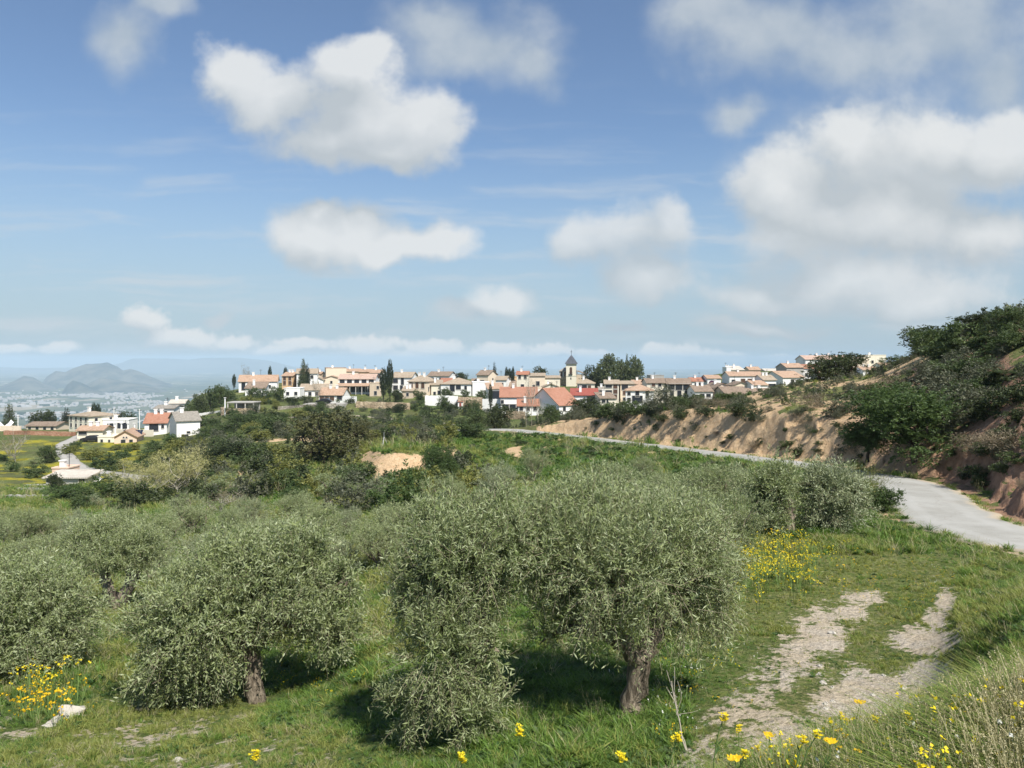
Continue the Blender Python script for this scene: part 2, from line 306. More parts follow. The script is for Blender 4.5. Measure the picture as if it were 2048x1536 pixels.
# ------------------------------------------------------------------ terrain
def near(z3, z5, z75): return [(.4, -1.62), (1.5, -1.63), (3, z3), (5, z5), (7.5, z75)]
FAR_V = [(400, -17.0), (700, -78.0), (1500, -165.0), (3600, -300.0), (30000, -300.0)]
FAR_L = [(260, -27.0), (600, -64.0), (1500, -147.0), (2600, -242.0), (3700, -300.0), (30000, -300.0)]
COLS = {
 -900: near(-2.3, -3.5, -4.6) + [(12, -6.0), (24, -8.2), (40, -10.5), (60, -13), (100, -16), (150, -18), (200, -19)] + FAR_L,
 0: near(-2.3, -3.6, -4.7) + [(10.5, 1536), (17, 1340), (24, 1225), (40, 1110), (60, 1040), (90, 985), (130, 928), (160, 890), (180, 872), (205, 862)] + FAR_L,
 150: near(-2.3, -3.6, -4.7) + [(10.5, 1540), (16.5, 1340), (24, 1222), (40, 1108), (60, 1035), (90, 980), (120, 945), (140, 915), (158, 895), (170, 882), (185, 873), (205, 862)] + FAR_L,
 300: near(-2.3, -3.6, -4.6) + [(10.5, 1530), (15, 1400), (24, 1215), (40, 1095), (60, 1028), (85, 985), (110, 950), (130, 920), (155, 892), (175, 876), (190, 868), (205, 858)] + FAR_L,
 400: near(-2.2, -3.5, -4.5) + [(10.5, 1515), (15, 1385), (25, 1190), (40, 1080), (60, 1015), (80, 975), (105, 930), (130, 902), (150, 885), (172, 868), (190, 845), (215, 822), (240, 806), (270, -14.6)] + FAR_V,
 480: near(-2.2, -3.5, -4.5) + [(10.5, 1500), (14.7, 1395), (25, 1185), (40, 1075), (60, 1002), (75, 968), (92, 935), (115, 900), (140, 868), (170, 843), (200, 822), (222, 808), (245, 792), (265, 780), (300, 778)] + FAR_V,
 600: near(-2.1, -3.4, -4.4) + [(10.5, 1480), (14.7, 1380), (25, 1170), (40, 1062), (60, 985), (75, 950), (90, 925), (115, 890), (140, 862), (165, 842), (190, 828), (203, 824), (207, 808), (230, 803), (250, 791), (270, 780), (300, 771), (330, 762), (350, 760)] + FAR_V,
 690: near(-2.05, -3.4, -4.4) + [(10.3, 1475), (14.7, 1340), (25, 1150), (40, 1022), (58, 985), (72, 955), (82, 930), (95, 902), (115, 880), (140, 860), (165, 842), (185, 830), (200, 822), (211, 818), (215, 806), (232, 803), (250, 792), (270, 780), (300, 771), (330, 762), (350, 760)] + FAR_V,
 780: near(-2.0, -3.4, -4.4) + [(10.2, 1470), (14.5, 1310), (25, 1125), (40, 1020), (55, 985), (63, 966), (66.5, 902), (78, 886), (95, 876), (120, 862), (150, 850), (180, 838), (200, 828), (211, 821), (215, 808), (232, 803), (250, 792), (270, 780), (300, 771), (330, 762), (350, 760)] + FAR_V,
 900: near(-1.9, -3.4, -4.4) + [(10.1, 1470), (15, 1262), (25, 1110), (40, 1020), (54, 975), (64, 946), (68, 910), (78, 893), (92, 874), (102, 864), (118, 862), (145, 855), (175, 845), (195, 836), (212, 825), (235, 804), (250, 793), (270, 780), (300, 771), (330, 762), (350, 760)] + FAR_V,
 1024: near(-1.85, -3.4, -4.4) + [(10.1, 1455), (15, 1250), (25, 1100), (40, 1014), (60, 952), (78, 905), (92, 874), (104, 858.5), (118, 860), (145, 856), (175, 846), (195, 838), (215, 826), (235, 808), (250, 796), (270, 782), (300, 771), (330, 762), (350, 760)] + FAR_V,
 1150: near(-1.8, -3.35, -4.4) + [(10.2, 1440), (15.5, 1235), (25, 1092), (40, 1004), (58, 938), (74, 896), (86, 874), (92, 868), (99, 848), (112, 843), (135, 846), (170, 843), (195, 836), (215, 824), (235, 808), (250, 796), (270, 782), (300, 771), (330, 762), (350, 760)] + FAR_V,
 1260: near(-1.75, -3.3, -4.4) + [(10.3, 1428), (16, 1220), (25, 1083), (38, 995), (52, 939), (66, 904), (74, 889), (80, 884), (86, 838), (100, 832), (125, 836), (165, 832), (195, 826), (215, 818), (235, 806), (250, 796), (270, 782), (300, 771), (330, 762), (350, 760)] + FAR_V,
 1450: near(-1.7, -3.2, -4.2) + [(9, 1472), (13, 1282), (20, 1120), (30, 1012), (42, 951), (52, 922), (60, 905), (65, 900), (70, 850), (76, 825), (92, 806), (125, 812), (165, 814), (200, 806), (215, 802), (240, 792), (260, 778), (300, 762), (340, 747), (360, 745)] + FAR_V,
 1600: near(-1.65, -3.1, -4.1) + [(9, 1455), (12, 1310), (16, 1186), (22, 1076), (30, 1002), (40, 955), (45.5, 937), (50, 924), (55, 880), (63, 812), (74, 780), (92, 770), (150, 785), (215, 796), (240, 790), (260, 776), (300, 760), (340, 738), (360, 736)] + FAR_V,
 1750: near(-1.6, -3.0, -4.0) + [(10, 1397), (15, 1207), (20, 1101), (26, 1028), (36, 968), (41, 947), (44, 915), (48, 870), (55, 815), (66, 768), (82, 748), (120, 752), (215, 780), (260, 770), (300, 752), (340, 732), (360, 730)] + FAR_V,
 1850: near(-1.55, -2.9, -3.9) + [(10, 1381), (15, 1202), (20, 1104), (24, 1052), (36, 968), (39, 948), (42, 890), (50, 805), (62, 737), (76, 706), (110, 706), (215, 745), (300, 730), (350, 722)] + FAR_V,
 1950: near(-1.5, -2.8, -3.5) + [(11, -3.9), (14, -4.4), (18, -4.9), (24, 1053), (31.5, 992), (34.5, 962), (38, 880), (45, 790), (56, 705), (70, 662), (100, 658), (215, 700), (350, 700)] + FAR_V,
 2048: near(-1.45, -2.5, -2.95) + [(10, -3.2), (13, -3.75), (16.5, -4.65), (19, -5.0), (27, 1019), (29.5, 992), (32, 930), (35, 870), (40, 780), (48, 700), (57, 652), (80, 640), (110, 640), (350, 690)] + FAR_V,
 2500: near(-1.4, -2.3, -2.6) + [(10, -2.9), (13, -3.6), (16.5, -4.5), (20, -5.0), (23, -5.0), (26, -3.2), (30, -1), (40, 1.8), (55, 4.2), (110, 6), (350, 7)] + FAR_V,
 3300: near(-1.4, -2.3, -2.6) + [(10, -2.9), (13, -3.6), (16.5, -4.5), (20, -5.0), (23, -4.6), (26, -3.0), (30, -1), (40, 1.8), (55, 4.2), (110, 6), (350, 7)] + FAR_V,
}
HCOLS = dict(COLS)              # right of the road: the hill, carried on to the cut bank's upper edge
tail = lambda px, d: [q for q in COLS[px] if q[0] > d + 3]
HCOLS.update({
 1075: [(.4, -7), (60, -7.6), (92, 868), (99, 858), (112, 850), (135, 850)] + tail(1150, 135),
 1150: [(.4, -6), (60, -6.4), (86, 851), (97, 842), (112, 836), (140, 842)] + tail(1150, 140),
 1260: [(.4, -4), (50, -4.6), (74, 836), (86, 829), (100, 826), (125, 834)] + tail(1260, 125),
 1350: [(.4, -3), (45, -3.6), (66, 833), (76, 823), (95, 818), (125, 826), (170, 822)] + tail(1260, 170),
 1450: [(.4, -2), (40, -2.9), (60, 848), (66, 830), (78, 814), (94, 803)] + tail(1450, 94),
 1600: [(.4, -1), (35, -2.2), (48, 880), (55, 835), (63, 803), (74, 780), (92, 768)] + tail(1600, 92),
 1750: [(.4, 0), (30, -1.6), (40, 905), (45, 862), (51, 825), (58, 792), (67, 764)] + tail(1750, 66),
 1850: [(.4, 1), (26, -1.6), (38.5, 912), (42, 868), (47, 825), (54, 780), (62, 736)] + tail(1850, 62),
 1950: [(.4, 1), (24, -1.3), (34, 925), (37, 872), (42, 815), (48, 760), (56, 698)] + tail(1950, 56),
 2048: [(.4, 1), (20, -1.2), (29.5, 880), (34, 825), (39, 765), (45, 712), (51, 672)] + tail(2048, 48),
 2500: [(.4, 1), (18, -1.0), (24, -.6), (30, .4), (40, 2.2)] + tail(2500, 40),
 3300: [(.4, 1), (18, -1.0), (24, -.6), (30, .4), (40, 2.2)] + tail(3300, 40)})
for px_, z_ in ((1150, -9.6), (1260, -8.6), (1450, -7.4), (1600, -6.6), (1750, -6.0), (1850, -5.8), (1950, -5.7), (2048, -5.4)):
    rd = {1150: 90, 1260: 74, 1450: 57, 1600: 45.5, 1750: 36, 1850: 36, 1950: 31.5, 2048: 27}[px_]
    COLS[px_] = [q for q in COLS[px_] if q[0] <= rd] + [(rd + 12, z_), (rd + 40, z_ - 1.5), (260, -13), (400, -17)] + FAR_V[1:]
LD = np.linspace(math.log(.4), math.log(30000), 2400)
def pchip(x, y, xi):
    x = np.asarray(x, float); y = np.asarray(y, float); h = np.diff(x); dl = np.diff(y) / h
    m = np.zeros_like(y); s = dl[:-1] * dl[1:] > 0
    w1 = 2 * h[1:] + h[:-1]; w2 = h[1:] + 2 * h[:-1]
    with np.errstate(divide='ignore', invalid='ignore'): hm = (w1 + w2) / (w1 / dl[:-1] + w2 / dl[1:])
    m[1:-1] = np.where(s, hm, 0); m[0] = dl[0]; m[-1] = dl[-1]
    k = np.clip(np.searchsorted(x, xi) - 1, 0, len(h) - 1); t = (xi - x[k]) / h[k]
    return ((1 + 2 * t) * (1 - t) ** 2) * y[k] + t * (1 - t) ** 2 * h[k] * m[k] + t * t * (3 - 2 * t) * y[k + 1] + t * t * (t - 1) * h[k] * m[k + 1]
PXG = np.arange(-900, 3301, 10.0)
kern = np.exp(-.5 * (np.arange(-5, 6) / 2.2) ** 2); kern /= kern.sum()
def table(cols):
    pxs = np.array(sorted(cols)); tab = []
    for px in pxs:
        pr = cols[px]; d = np.array([q[0] for q in pr]); z = np.array([(-(q[1] - HZ) / F * q[0]) if q[1] > 600 else q[1] for q in pr])
        assert (np.diff(d) > 0).all(), (px, d)
        tab.append(pchip(np.log(d), z, LD))
    tab = np.array(tab); g = np.empty((len(PXG), len(LD)))
    for j in range(len(LD)): g[:, j] = pchip(pxs, tab[:, j], PXG)
    pad = np.pad(g, ((5, 5), (0, 0)), 'edge'); return sum(kern[i] * pad[i:i + len(PXG)] for i in range(11))
GRID = table(COLS); GRIDH = table(HCOLS)
def base_z(x, y, both=False):
    th = np.clip(np.arctan2(x, y), -.96, .96); r = np.hypot(x, y); d = np.clip(r * np.cos(th), .41, 29000); px = np.clip(1024 + F * np.tan(th), -899, 3299)
    a = (px + 900) / 10.0; b = (np.log(d) - LD[0]) / (LD[1] - LD[0])
    i = np.clip(a.astype(int), 0, len(PXG) - 2); j = np.clip(b.astype(int), 0, len(LD) - 2); fa = a - i; fb_ = b - j
    lk = lambda G: (G[i, j] * (1 - fa) + G[i + 1, j] * fa) * (1 - fb_) + (G[i, j + 1] * (1 - fa) + G[i + 1, j + 1] * fa) * fb_
    return (lk(GRID), lk(GRIDH)) if both else lk(GRID)
# road centreline (world x, y, z)
RC = np.array([(33, -12, -4.6), (27, -1, -4.75), (21.5, 9, -4.9), (17.2, 17.5, -5.02), (14.3, 23.6, -5.15), (15.3, 27.5, -5.35), (17.1, 32, -5.55), (18.4, 37, -5.8), (18.3, 45, -6.35),
               (16.7, 56, -7.05), (14.2, 68, -7.8), (10.9, 80, -8.5), (6.8, 91, -9.0), (3.2, 99, -9.3), (-1.0, 105, -9.5), (-7, 109, -9.9), (-15, 112, -10.8), (-26, 115, -11.5)])
def spline(pts, n):
    pts = np.asarray(pts, float); t = np.concatenate([[0], np.cumsum(np.linalg.norm(np.diff(pts, axis=0), axis=1))])
    ti = np.linspace(0, t[-1], n); return np.stack([pchip(t, pts[:, k], ti) for k in range(pts.shape[1])], 1)
RL = spline(RC, 420); RT = nrm(np.gradient(RL[:, :2], axis=0)); RN = np.stack([RT[:, 1], -RT[:, 0]], 1)   # normal to the right of travel
HW = 1.75
RL2 = RL[::3]; RN2 = RN[::3]
def road_dist(x, y):
    D_ = np.full(x.shape, 1e3); S = np.where(x < -45, -1e3, 1e3); Z = np.zeros(x.shape)
    idx = np.where((y > -20) & (y < 135) & (x > -45) & (x < 55))[0]
    for k in range(0, len(idx), 60000):
        ii = idx[k:k + 60000]; dx = x[ii, None] - RL2[None, :, 0]; dy = y[ii, None] - RL2[None, :, 1]; q = dx * dx + dy * dy; a = q.argmin(1); r = np.arange(len(ii))
        t = np.clip(dx[r, a] * RN2[a, 1] * -1 + dy[r, a] * RN2[a, 0], -1, 1)          # along the road from the sample
        S[ii] = dx[r, a] * RN2[a, 0] + dy[r, a] * RN2[a, 1]
        e = (a == 0) | (a == len(RL2) - 1); D_[ii] = np.where(e, np.sqrt(q[r, a]), np.abs(S[ii]))
        a2 = np.clip(a + np.sign(t).astype(int), 0, len(RL2) - 1); Z[ii] = RL2[a, 2] + (RL2[a2, 2] - RL2[a, 2]) * np.abs(t)
    return D_, S, Z
def H(x, y):
    x = np.atleast_1d(np.asarray(x, float)); y = np.atleast_1d(np.asarray(y, float)); shp = x.shape; x = x.ravel(); y = y.ravel()
    hl, hh = base_z(x, y, True); r = np.hypot(x, y); D_, S, Z = road_dist(x, y)
    amp = np.interp(r, [2, 10, 40, 120, 400, 3000], [.03, .09, .16, .4, 1.2, 3]); sx = np.interp(r, [5, 40, 400], [1.5, 4, 30])
    n = amp * fbm(x / sx, y / sx, 3)
    gul = 1 - 2 * np.abs(fbm(x / 5.2, y / 5.2, 31, 5)); g2 = np.abs(fbm(x / 1.5, y / 1.5, 37, 5))
    off = S - HW - .75 - .42 * (gul - .55) - 1.0 * (g2 - .22)                  # eroded face of the cut
    bank = Z + np.where(off > 0, 1.4 * off, .05 * off) + .03
    near_r = D_ < 40
    k = np.clip(.5 + .5 * (bank - hh) / .5, 0, 1); hb = bank * (1 - k) + hh * k - .5 * k * (1 - k) * .5
    right = np.where(near_r, np.minimum(hb, hh), hh)
    h = np.where(S > 0, right, hl) + n * np.where(near_r & (S > 0), .6, 1)
    w = 1 - sstep(D_, HW + .1, HW + np.where(S < 0, 3.4, .6))
    h = h * (1 - w) + (Z - .05) * w
    return h.reshape(shp)
def H1(x, y): return float(H(np.array([x]), np.array([y]))[0])
def pick(px, py, d0=4, d1=400):
    d = np.exp(np.linspace(math.log(d0), math.log(d1), 1500)); x = (px - 1024) / F * d; z = -(py - HZ) / F * d
    k = np.where(H(x, d) >= z)[0]
    dd = d[k[0]] if len(k) else d1
    return (px - 1024) / F * dd, dd

ths = np.concatenate([np.linspace(-math.pi, -1.0, 36)[:-1], np.linspace(-1.0, -.66, 40)[:-1], np.arctan(np.linspace(math.tan(-.66), math.tan(.66), 820)), np.linspace(.66, 1.0, 40)[1:], np.linspace(1.0, math.pi, 36)[1:]])[:-1]
rs = np.exp(np.concatenate([np.linspace(math.log(.5), math.log(8), 60)[:-1], np.linspace(math.log(8), math.log(118), 340)[:-1], np.linspace(math.log(118), math.log(360), 110)[:-1], np.linspace(math.log(360), math.log(26000), 90)]))
TH, RS = np.meshgrid(ths, rs, indexing='ij')
GX = (RS * np.sin(TH)).ravel(); GY = (RS * np.cos(TH)).ravel(); GZ = H(GX, GY)
nt_, nr = len(ths), len(rs)
I = np.arange(nt_ * nr).reshape(nt_, nr); I2 = np.vstack([I, I[:1]])
quads = np.stack([I2[:-1, :-1].ravel(), I2[1:, :-1].ravel(), I2[1:, 1:].ravel(), I2[:-1, 1:].ravel()], 1)[:, ::-1]
cen = len(GX); GXa = np.append(GX, 0); GYa = np.append(GY, 0); GZa = np.append(GZ, -1.62)
tris = np.stack([np.full(nt_, cen), I2[1:, 0], I2[:-1, 0]], 1)
# ---- what grows or lies bare where
def gpx(x, y, z): yy = np.maximum(y, .3); return 1024 + F * x / yy, HZ - F * z / yy
def ell(px, py, cx, cy, rx, ry): return np.clip(1.35 - 1.35 * np.hypot((px - cx) / rx, (py - cy) / ry), 0, 1)
def masks(x, y, z, sl=None):
    px, py = gpx(x, y, z); r = np.hypot(x, y); e = .3
    if sl is None: sl = np.hypot(H(x + e, y) - H(x - e, y), H(x, y + e) - H(x, y - e)) / (2 * e)
    D_, S, Z = road_dist(x, y)
    n1 = fbm(x / 1.1, y / 1.1, 50, 5); n2 = fbm(x / 4.5, y / 4.5, 60, 4); n3 = fbm(x / .45, y / .45, 70, 4)
    soil = np.zeros_like(x); rag = fbm(x / .42, y / .42, 72, 4)
    hillside = (S > HW) & (D_ < 70) & (r > 20) & (y > 15)
    cut = hillside * sstep(sl, .55, .9)
    soil = np.maximum(soil, cut)
    soil = np.maximum(soil, hillside * sstep(n2 + n1 * .5, -.38, .08) * .8 * (r < 135))
    for e_ in ((800, 935, 75, 42), (745, 918, 40, 20), (890, 905, 40, 12), (470, 948, 35, 14), (660, 1000, 22, 24), (430, 985, 30, 10), (1030, 905, 30, 16), (600, 950, 25, 14)):
        soil = np.maximum(soil, sstep(ell(px, py, *e_) + n1 * .5, .25, .6) * (r > 35))
    # tracks on the near path
    t1 = np.stack([np.linspace(1390, 1660, 60), np.interp(np.linspace(1390, 1660, 60), [1390, 1500, 1600, 1660], [1530, 1400, 1300, 1235])], 1)
    d1 = np.full(x.shape, 1e3)
    for (a, b) in t1[::3]: d1 = np.minimum(d1, np.hypot((px - a) / 1.25, (py - b)))
    near_ = (r > 6.5) & (r < 22)
    tr = .8 * sstep(d1, 78, 0) * np.where(px < 1560, .75, 1)
    for e_ in ((1850, 1280, 85, 42), (1740, 1400, 150, 80), (1800, 1420, 130, 80), (1650, 1270, 70, 50), (1725, 1195, 60, 20), (1890, 1205, 30, 34), (1700, 1225, 50, 22), (1870, 1240, 34, 30), (1560, 1470, 130, 60), (1850, 1350, 90, 40)):
        tr = np.maximum(tr, ell(px, py, e_[0], e_[1], e_[2] * 1.15, e_[3] * 1.15))
    tr = np.clip(tr, 0, 1) * .92
    soil = np.maximum(soil, tr * near_)
    # dry ground bottom left
    bl = sstep(px, 900, 300) * sstep(py, 1340, 1480) * (r < 20)
    soil = np.maximum(soil, bl * np.clip(.33 + n3 * 1.0 + n1 * .4, 0, .5))
    soil = np.maximum(soil, sstep(D_, HW + .9, HW + .2) * (.35 + n3) * (r < 60))
    # embankment patches
    soil = np.maximum(soil, (S < -HW) * (D_ < 14) * (r > 45) * (r < 110) * sstep(n1 + .3 * n2, .12, .5) * .8)
    lush = np.clip(.5 + n2 * .9 + n1 * .25, 0, 1)
    lush = np.where((S < 0) & (D_ < 16) & (r > 40), np.clip(lush + .35, 0, 1), lush)
    yel = sstep(px, 480, 200) * (r > 60) * (r < 200) * sstep(n2 + .35 * n1, .02, .35)
    yel = np.maximum(yel, sstep(ell(px, py, 640, 985, 70, 60) + n1 * .3, .2, .6) * .7 * (r > 40) * (r < 90))
    red = hillside * sstep(px + 160 * n2, 1640, 1900) * (r < 75)
    red = np.where(r < 25, red * 0, red)
    return np.stack([np.clip(soil, 0, 1), lush, yel, red], 1)
zg = GZ.reshape(nt_, nr); dr_ = np.gradient(zg, axis=1) / np.gradient(RS, axis=1); dt_ = np.gradient(zg, axis=0) / (np.gradient(TH, axis=0) * RS)
MK = masks(GXa, GYa, GZa, np.append(np.hypot(dr_, dt_).ravel(), 0))
def groundm(nb):
    p = wpos(nb); at = nb.node('ShaderNodeAttribute', attribute_name='cover'); s = nb.node('ShaderNodeSeparateColor'); nb.L.new(at.outputs['Color'], s.inputs[0])
    soil, lush, yel, red = s.outputs[0], s.outputs[1], s.outputs[2], at.outputs['Alpha']
    dist = nb.v('LENGTH', p)
    nf = nb.noise(p, 9, 6, .7); nm = nb.noise(p, 1.3, 6, .65); ng = nb.noise(p, .25, 5, .6)
    far = nb.ss(dist, 1200, 3500)
    g = nb.mix(nb.ss(nm, .35, .7), (.075, .11, .028), (.15, .18, .055))
    g = nb.mix(nb.ss(nb.m('SUBTRACT', nf, nb.m('MULTIPLY', lush, .22)), .38, .66), g, (.27, .245, .11))
    g = nb.mix(nb.m('MULTIPLY', nb.ss(lush, .5, 1), .6), g, (.045, .085, .02))
    g = nb.mix(nb.m('MULTIPLY', nb.m('MULTIPLY', nb.ss(dist, 60, 90), nb.ss(ng, .38, .6)), .6), g, (.075, .075, .035))
    g = nb.mix(nb.m('MULTIPLY', yel, nb.ss(nf, .3, .62)), g, (.42, .36, .03))
    so = nb.mix(nb.ss(nb.noise(p, 3.2, 7, .72), .3, .7), (.46, .315, .18), (.64, .475, .295))
    so = nb.mix(nb.ss(nb.noise(nb.v('MULTIPLY', p, (1, 1, 3.5)), .8, 5, .6), .45, .75), so, (.52, .35, .20))
    ro = nb.mix(nb.ss(nb.noise(p, 3, 7, .72), .3, .7), (.27, .155, .10), (.43, .27, .18))
    so = nb.mix(red, so, ro)
    vor = nb.node('ShaderNodeTexVoronoi'); nb.L.new(p, vor.inputs[0]); vor.inputs['Scale'].default_value = 34
    sv = nb.node('ShaderNodeSeparateColor'); nb.L.new(vor.outputs['Color'], sv.inputs[0])
    so = nb.mix(nb.ss(dist, 30, 20), so, nb.mix(nb.ss(nf, .35, .65), (.40, .33, .235), (.58, .495, .37)))
    grav = nb.mix(sv.outputs[0], (.40, .34, .26), (.64, .57, .47))
    so = nb.mix(nb.m('MULTIPLY', nb.ss(dist, 22, 12), nb.ss(nm, .42, .58)), so, grav)
    edge = nb.ss(nb.m('ADD', soil, nb.m('ADD', nb.m('MULTIPLY', nb.m('SUBTRACT', nf, .5), 1.3), nb.m('MULTIPLY', nb.m('SUBTRACT', nb.noise(p, 3.0, 6, .7), .5), 2.3))), .34, .60)
    col = nb.mix(edge, g, so)
    pv = nb.node('ShaderNodeTexVoronoi'); nb.L.new(nb.v('MULTIPLY', p, (1, .6, 1)), pv.inputs[0]); pv.inputs['Scale'].default_value = .0045
    spv = nb.node('ShaderNodeSeparateColor'); nb.L.new(pv.outputs['Color'], spv.inputs[0])
    pl_ = nb.mix(spv.outputs[0], (.035, .060, .028), (.13, .135, .070))
    pl_ = nb.mix(nb.ss(nb.noise(p, .004, 6, .65), .5, .7), pl_, (.035, .05, .03))
    pl_ = nb.mix(nb.ss(spv.outputs[1], .86, .9), pl_, (.30, .26, .19))
    col = nb.mix(far, col, pl_)
    h = nb.m('ADD', nf, nb.m('MULTIPLY', nb.noise(p, 2.5, 6, .7), 1.6))
    return prin(nb, col, .95, .1, h, .9, .12)
M['ground'] = mat('ground_cover', groundm)
gm = np_mesh('ground', np.stack([GXa, GYa, GZa], 1), [quads, tris], [M['ground']], smooth=True, cattr={'cover': MK})
tag(link(bpy.data.objects.new('ground', gm)), kind='structure')

# ---- road and lanes
def strip(name, L, hw, m, lift, cols=7, jag=.12, follow=False):
    L = np.asarray(L, float); T = nrm(np.gradient(L[:, :2], axis=0)); N = np.stack([T[:, 1], -T[:, 0]], 1)
    n = len(L); j1 = 1 + jag * fbm(np.arange(n) * .35, np.zeros(n), 5, 3); j2 = 1 + jag * fbm(np.arange(n) * .35, np.ones(n) * 9, 6, 3)
    s = np.linspace(-1, 1, cols); off = np.where(s[None] < 0, s[None] * j1[:, None], s[None] * j2[:, None]) * hw
    X = L[:, 0, None] + N[:, 0, None] * off; Y = L[:, 1, None] + N[:, 1, None] * off
    Zz = (H(X, Y) + lift) if follow else (L[:, 2, None] + lift - .03 * (s[None] ** 4))
    Zz = Zz + np.zeros_like(X)
    Vt = np.stack([X, Y, Zz], 2).reshape(-1, 3); Bt = Vt.copy(); Bt[:, 2] -= .35
    I_ = np.arange(n * cols).reshape(n, cols); q = np.stack([I_[:-1, :-1].ravel(), I_[:-1, 1:].ravel(), I_[1:, 1:].ravel(), I_[1:, :-1].ravel()], 1)
    m0 = n * cols; e1 = np.stack([I_[:-1, 0], I_[1:, 0], I_[1:, 0] + m0, I_[:-1, 0] + m0], 1); e2 = np.stack([I_[1:, -1], I_[:-1, -1], I_[:-1, -1] + m0, I_[1:, -1] + m0], 1)
    ac = np.tile(np.broadcast_to(s[None], (n, cols)).ravel(), 2)
    me = np_mesh(name, np.vstack([Vt, Bt]), [q, e1, e2], [m], smooth=True, attrs={'across': ac})
    return tag(link(bpy.data.objects.new(name, me)), kind='structure')
def roadm(nb):
    p = wpos(nb); n = nb.noise(p, .55, 6, .65); f = nb.noise(p, 16, 5, .7)
    col = nb.mix(nb.ss(n, .3, .7), (.29, .285, .255), (.38, .375, .345))
    col = nb.mix(nb.m('MULTIPLY', nb.ss(f, .5, .75), .4), col, (.30, .27, .23))
    v = nb.node('ShaderNodeTexVoronoi', feature='DISTANCE_TO_EDGE'); nb.L.new(nb.v('ADD', p, nb.v('SCALE', nb.noise(p, 1.2, 4, .6, 'Color'), scale=.8)), v.inputs[0]); v.inputs['Scale'].default_value = .28
    col = nb.mix(nb.m('MULTIPLY', nb.ss(v.outputs[0], .008, .001), .3), col, (.22, .20, .17))
    ac = nb.m('ABSOLUTE', nb.node('ShaderNodeAttribute', attribute_name='across').outputs['Fac'])
    wob_ = nb.m('MULTIPLY', nb.m('SUBTRACT', nb.noise(p, 1.1, 6, .7), .5), .8)
    e_ = nb.ss(nb.m('ADD', ac, wob_), .70, .98)
    col = nb.mix(nb.m('MULTIPLY', e_, .85), col, nb.mix(f, (.30, .24, .16), (.50, .41, .29)))
    tw = nb.ss(nb.m('ABSOLUTE', nb.m('SUBTRACT', nb.m('ADD', ac, nb.m('MULTIPLY', wob_, .3)), .44)), .17, .05)
    col = nb.mix(nb.m('MULTIPLY', tw, .32), col, (.42, .415, .39))
    st = nb.ss(nb.noise(nb.v('MULTIPLY', p, (1.0, .35, 1)), .8, 6, .7), .55, .72)
    col = nb.mix(nb.m('MULTIPLY', st, .35), col, (.27, .245, .205))
    return prin(nb, col, .9, .2, nb.m('ADD', f, nb.noise(p, 4, 5, .7)), .5, .02)
M['road'] = mat('worn_concrete_road', roadm)
M['dirt'] = mat('dirt_path', lambda nb: prin(nb, nb.mix(nb.noise(wpos(nb), .8, 6, .65), (.27, .23, .17), (.40, .35, .27)), .95, .1))
strip('road', RL, HW, M['road'], .0, 9, .22)
lane_pts = [pick(*q, 60, 230) for q in ((165, 872), (148, 880), (128, 890), (126, 903), (138, 920), (155, 934), (185, 945), (222, 951), (268, 957), (300, 962))]
strip('lane', np.column_stack([spline(lane_pts, 90), np.zeros(90)]), 1.15, M['concrete'], .30, 5, .2, True)
vp = [((px - 1024) / F * d, d) for px, d in ((560, 176), (640, 183), (700, 186), (760, 184), (820, 178), (870, 170), (905, 158))]
strip('path', np.column_stack([spline(vp, 80), np.zeros(80)]), 1.2, M['dirt'], .12, 5, .2, True)

# ---- far hills
def hillm(c0, c1, s):
    return lambda nb: prin(nb, nb.mix(nb.ss(nb.noise(wpos(nb), s, 6, .65), .35, .65), c0, c1), .95, .1)
M['hill'] = mat('scrub_hill', hillm((.022, .036, .03), (.13, .125, .095), .004))
M['mountain'] = mat('far_mountain', hillm((.06, .07, .055), (.14, .14, .12), .0012))
def hill(sky_pts, d0, d1, base, m, seed, name='hill', rough=.12):
    sp = np.array(sky_pts, float); n, k = 160, 40
    px = np.linspace(sp[0, 0], sp[-1, 0], n); dm = (d0 + d1) / 2; top = -(np.interp(px, sp[:, 0], sp[:, 1]) - HZ) / F * dm
    t = np.linspace(0, 1, k); prof = np.interp(t, [0, .5, 1], [0, 1, 0]); prof = prof * prof * (3 - 2 * prof)
    d = d0 + (d1 - d0) * t
    X = (px[:, None] - 1024) / F * d[None]; Y = np.broadcast_to(d[None], X.shape)
    s_ = (d1 - d0); nz = fbm(X / s_ * 5, Y / s_ * 5, seed, 6); rid = 1 - 2 * np.abs(fbm(X / s_ * 4, Y / s_ * 4, seed + 9, 5))
    hh = np.maximum(top[:, None] - base, 0) * np.clip(prof[None] * (1 + rough * nz) + .35 * rough * rid * prof[None] * (1 - prof[None]) * 4, 0, 1.03)
    Z = base - 2 + hh
    I_ = np.arange(n * k).reshape(n, k); q = np.stack([I_[:-1, :-1].ravel(), I_[1:, :-1].ravel(), I_[1:, 1:].ravel(), I_[:-1, 1:].ravel()], 1)
    return tag(link(bpy.data.objects.new(name, np_mesh(name, np.stack([X, Y, Z], 2).reshape(-1, 3), [q], [m], smooth=True))), kind='structure')
hill([(70,786),(94,752),(112,741),(131,744),(145,737),(173,727),(202,725),(216,723),(234,730),(246,739),(262,735),(281,742),(305,754),(340,768),(375,781),(400,790)], 8200, 10200, -300, M['hill'], 1)
hill([(-260,785),(-160,765),(-60,770),(0,774),(30,760),(47,751),(68,754),(90,768),(120,778),(140,788)], 7400, 8800, -300, M['hill'], 2)
hill([(150,790),(170,770),(200,756),(240,760),(280,768),(330,780),(370,788)], 7000, 8000, -300, M['hill'], 5)
hill([(120,790),(135,768),(146,760),(160,764),(185,776),(215,786)], 6600, 7200, -300, M['hill'], 6)
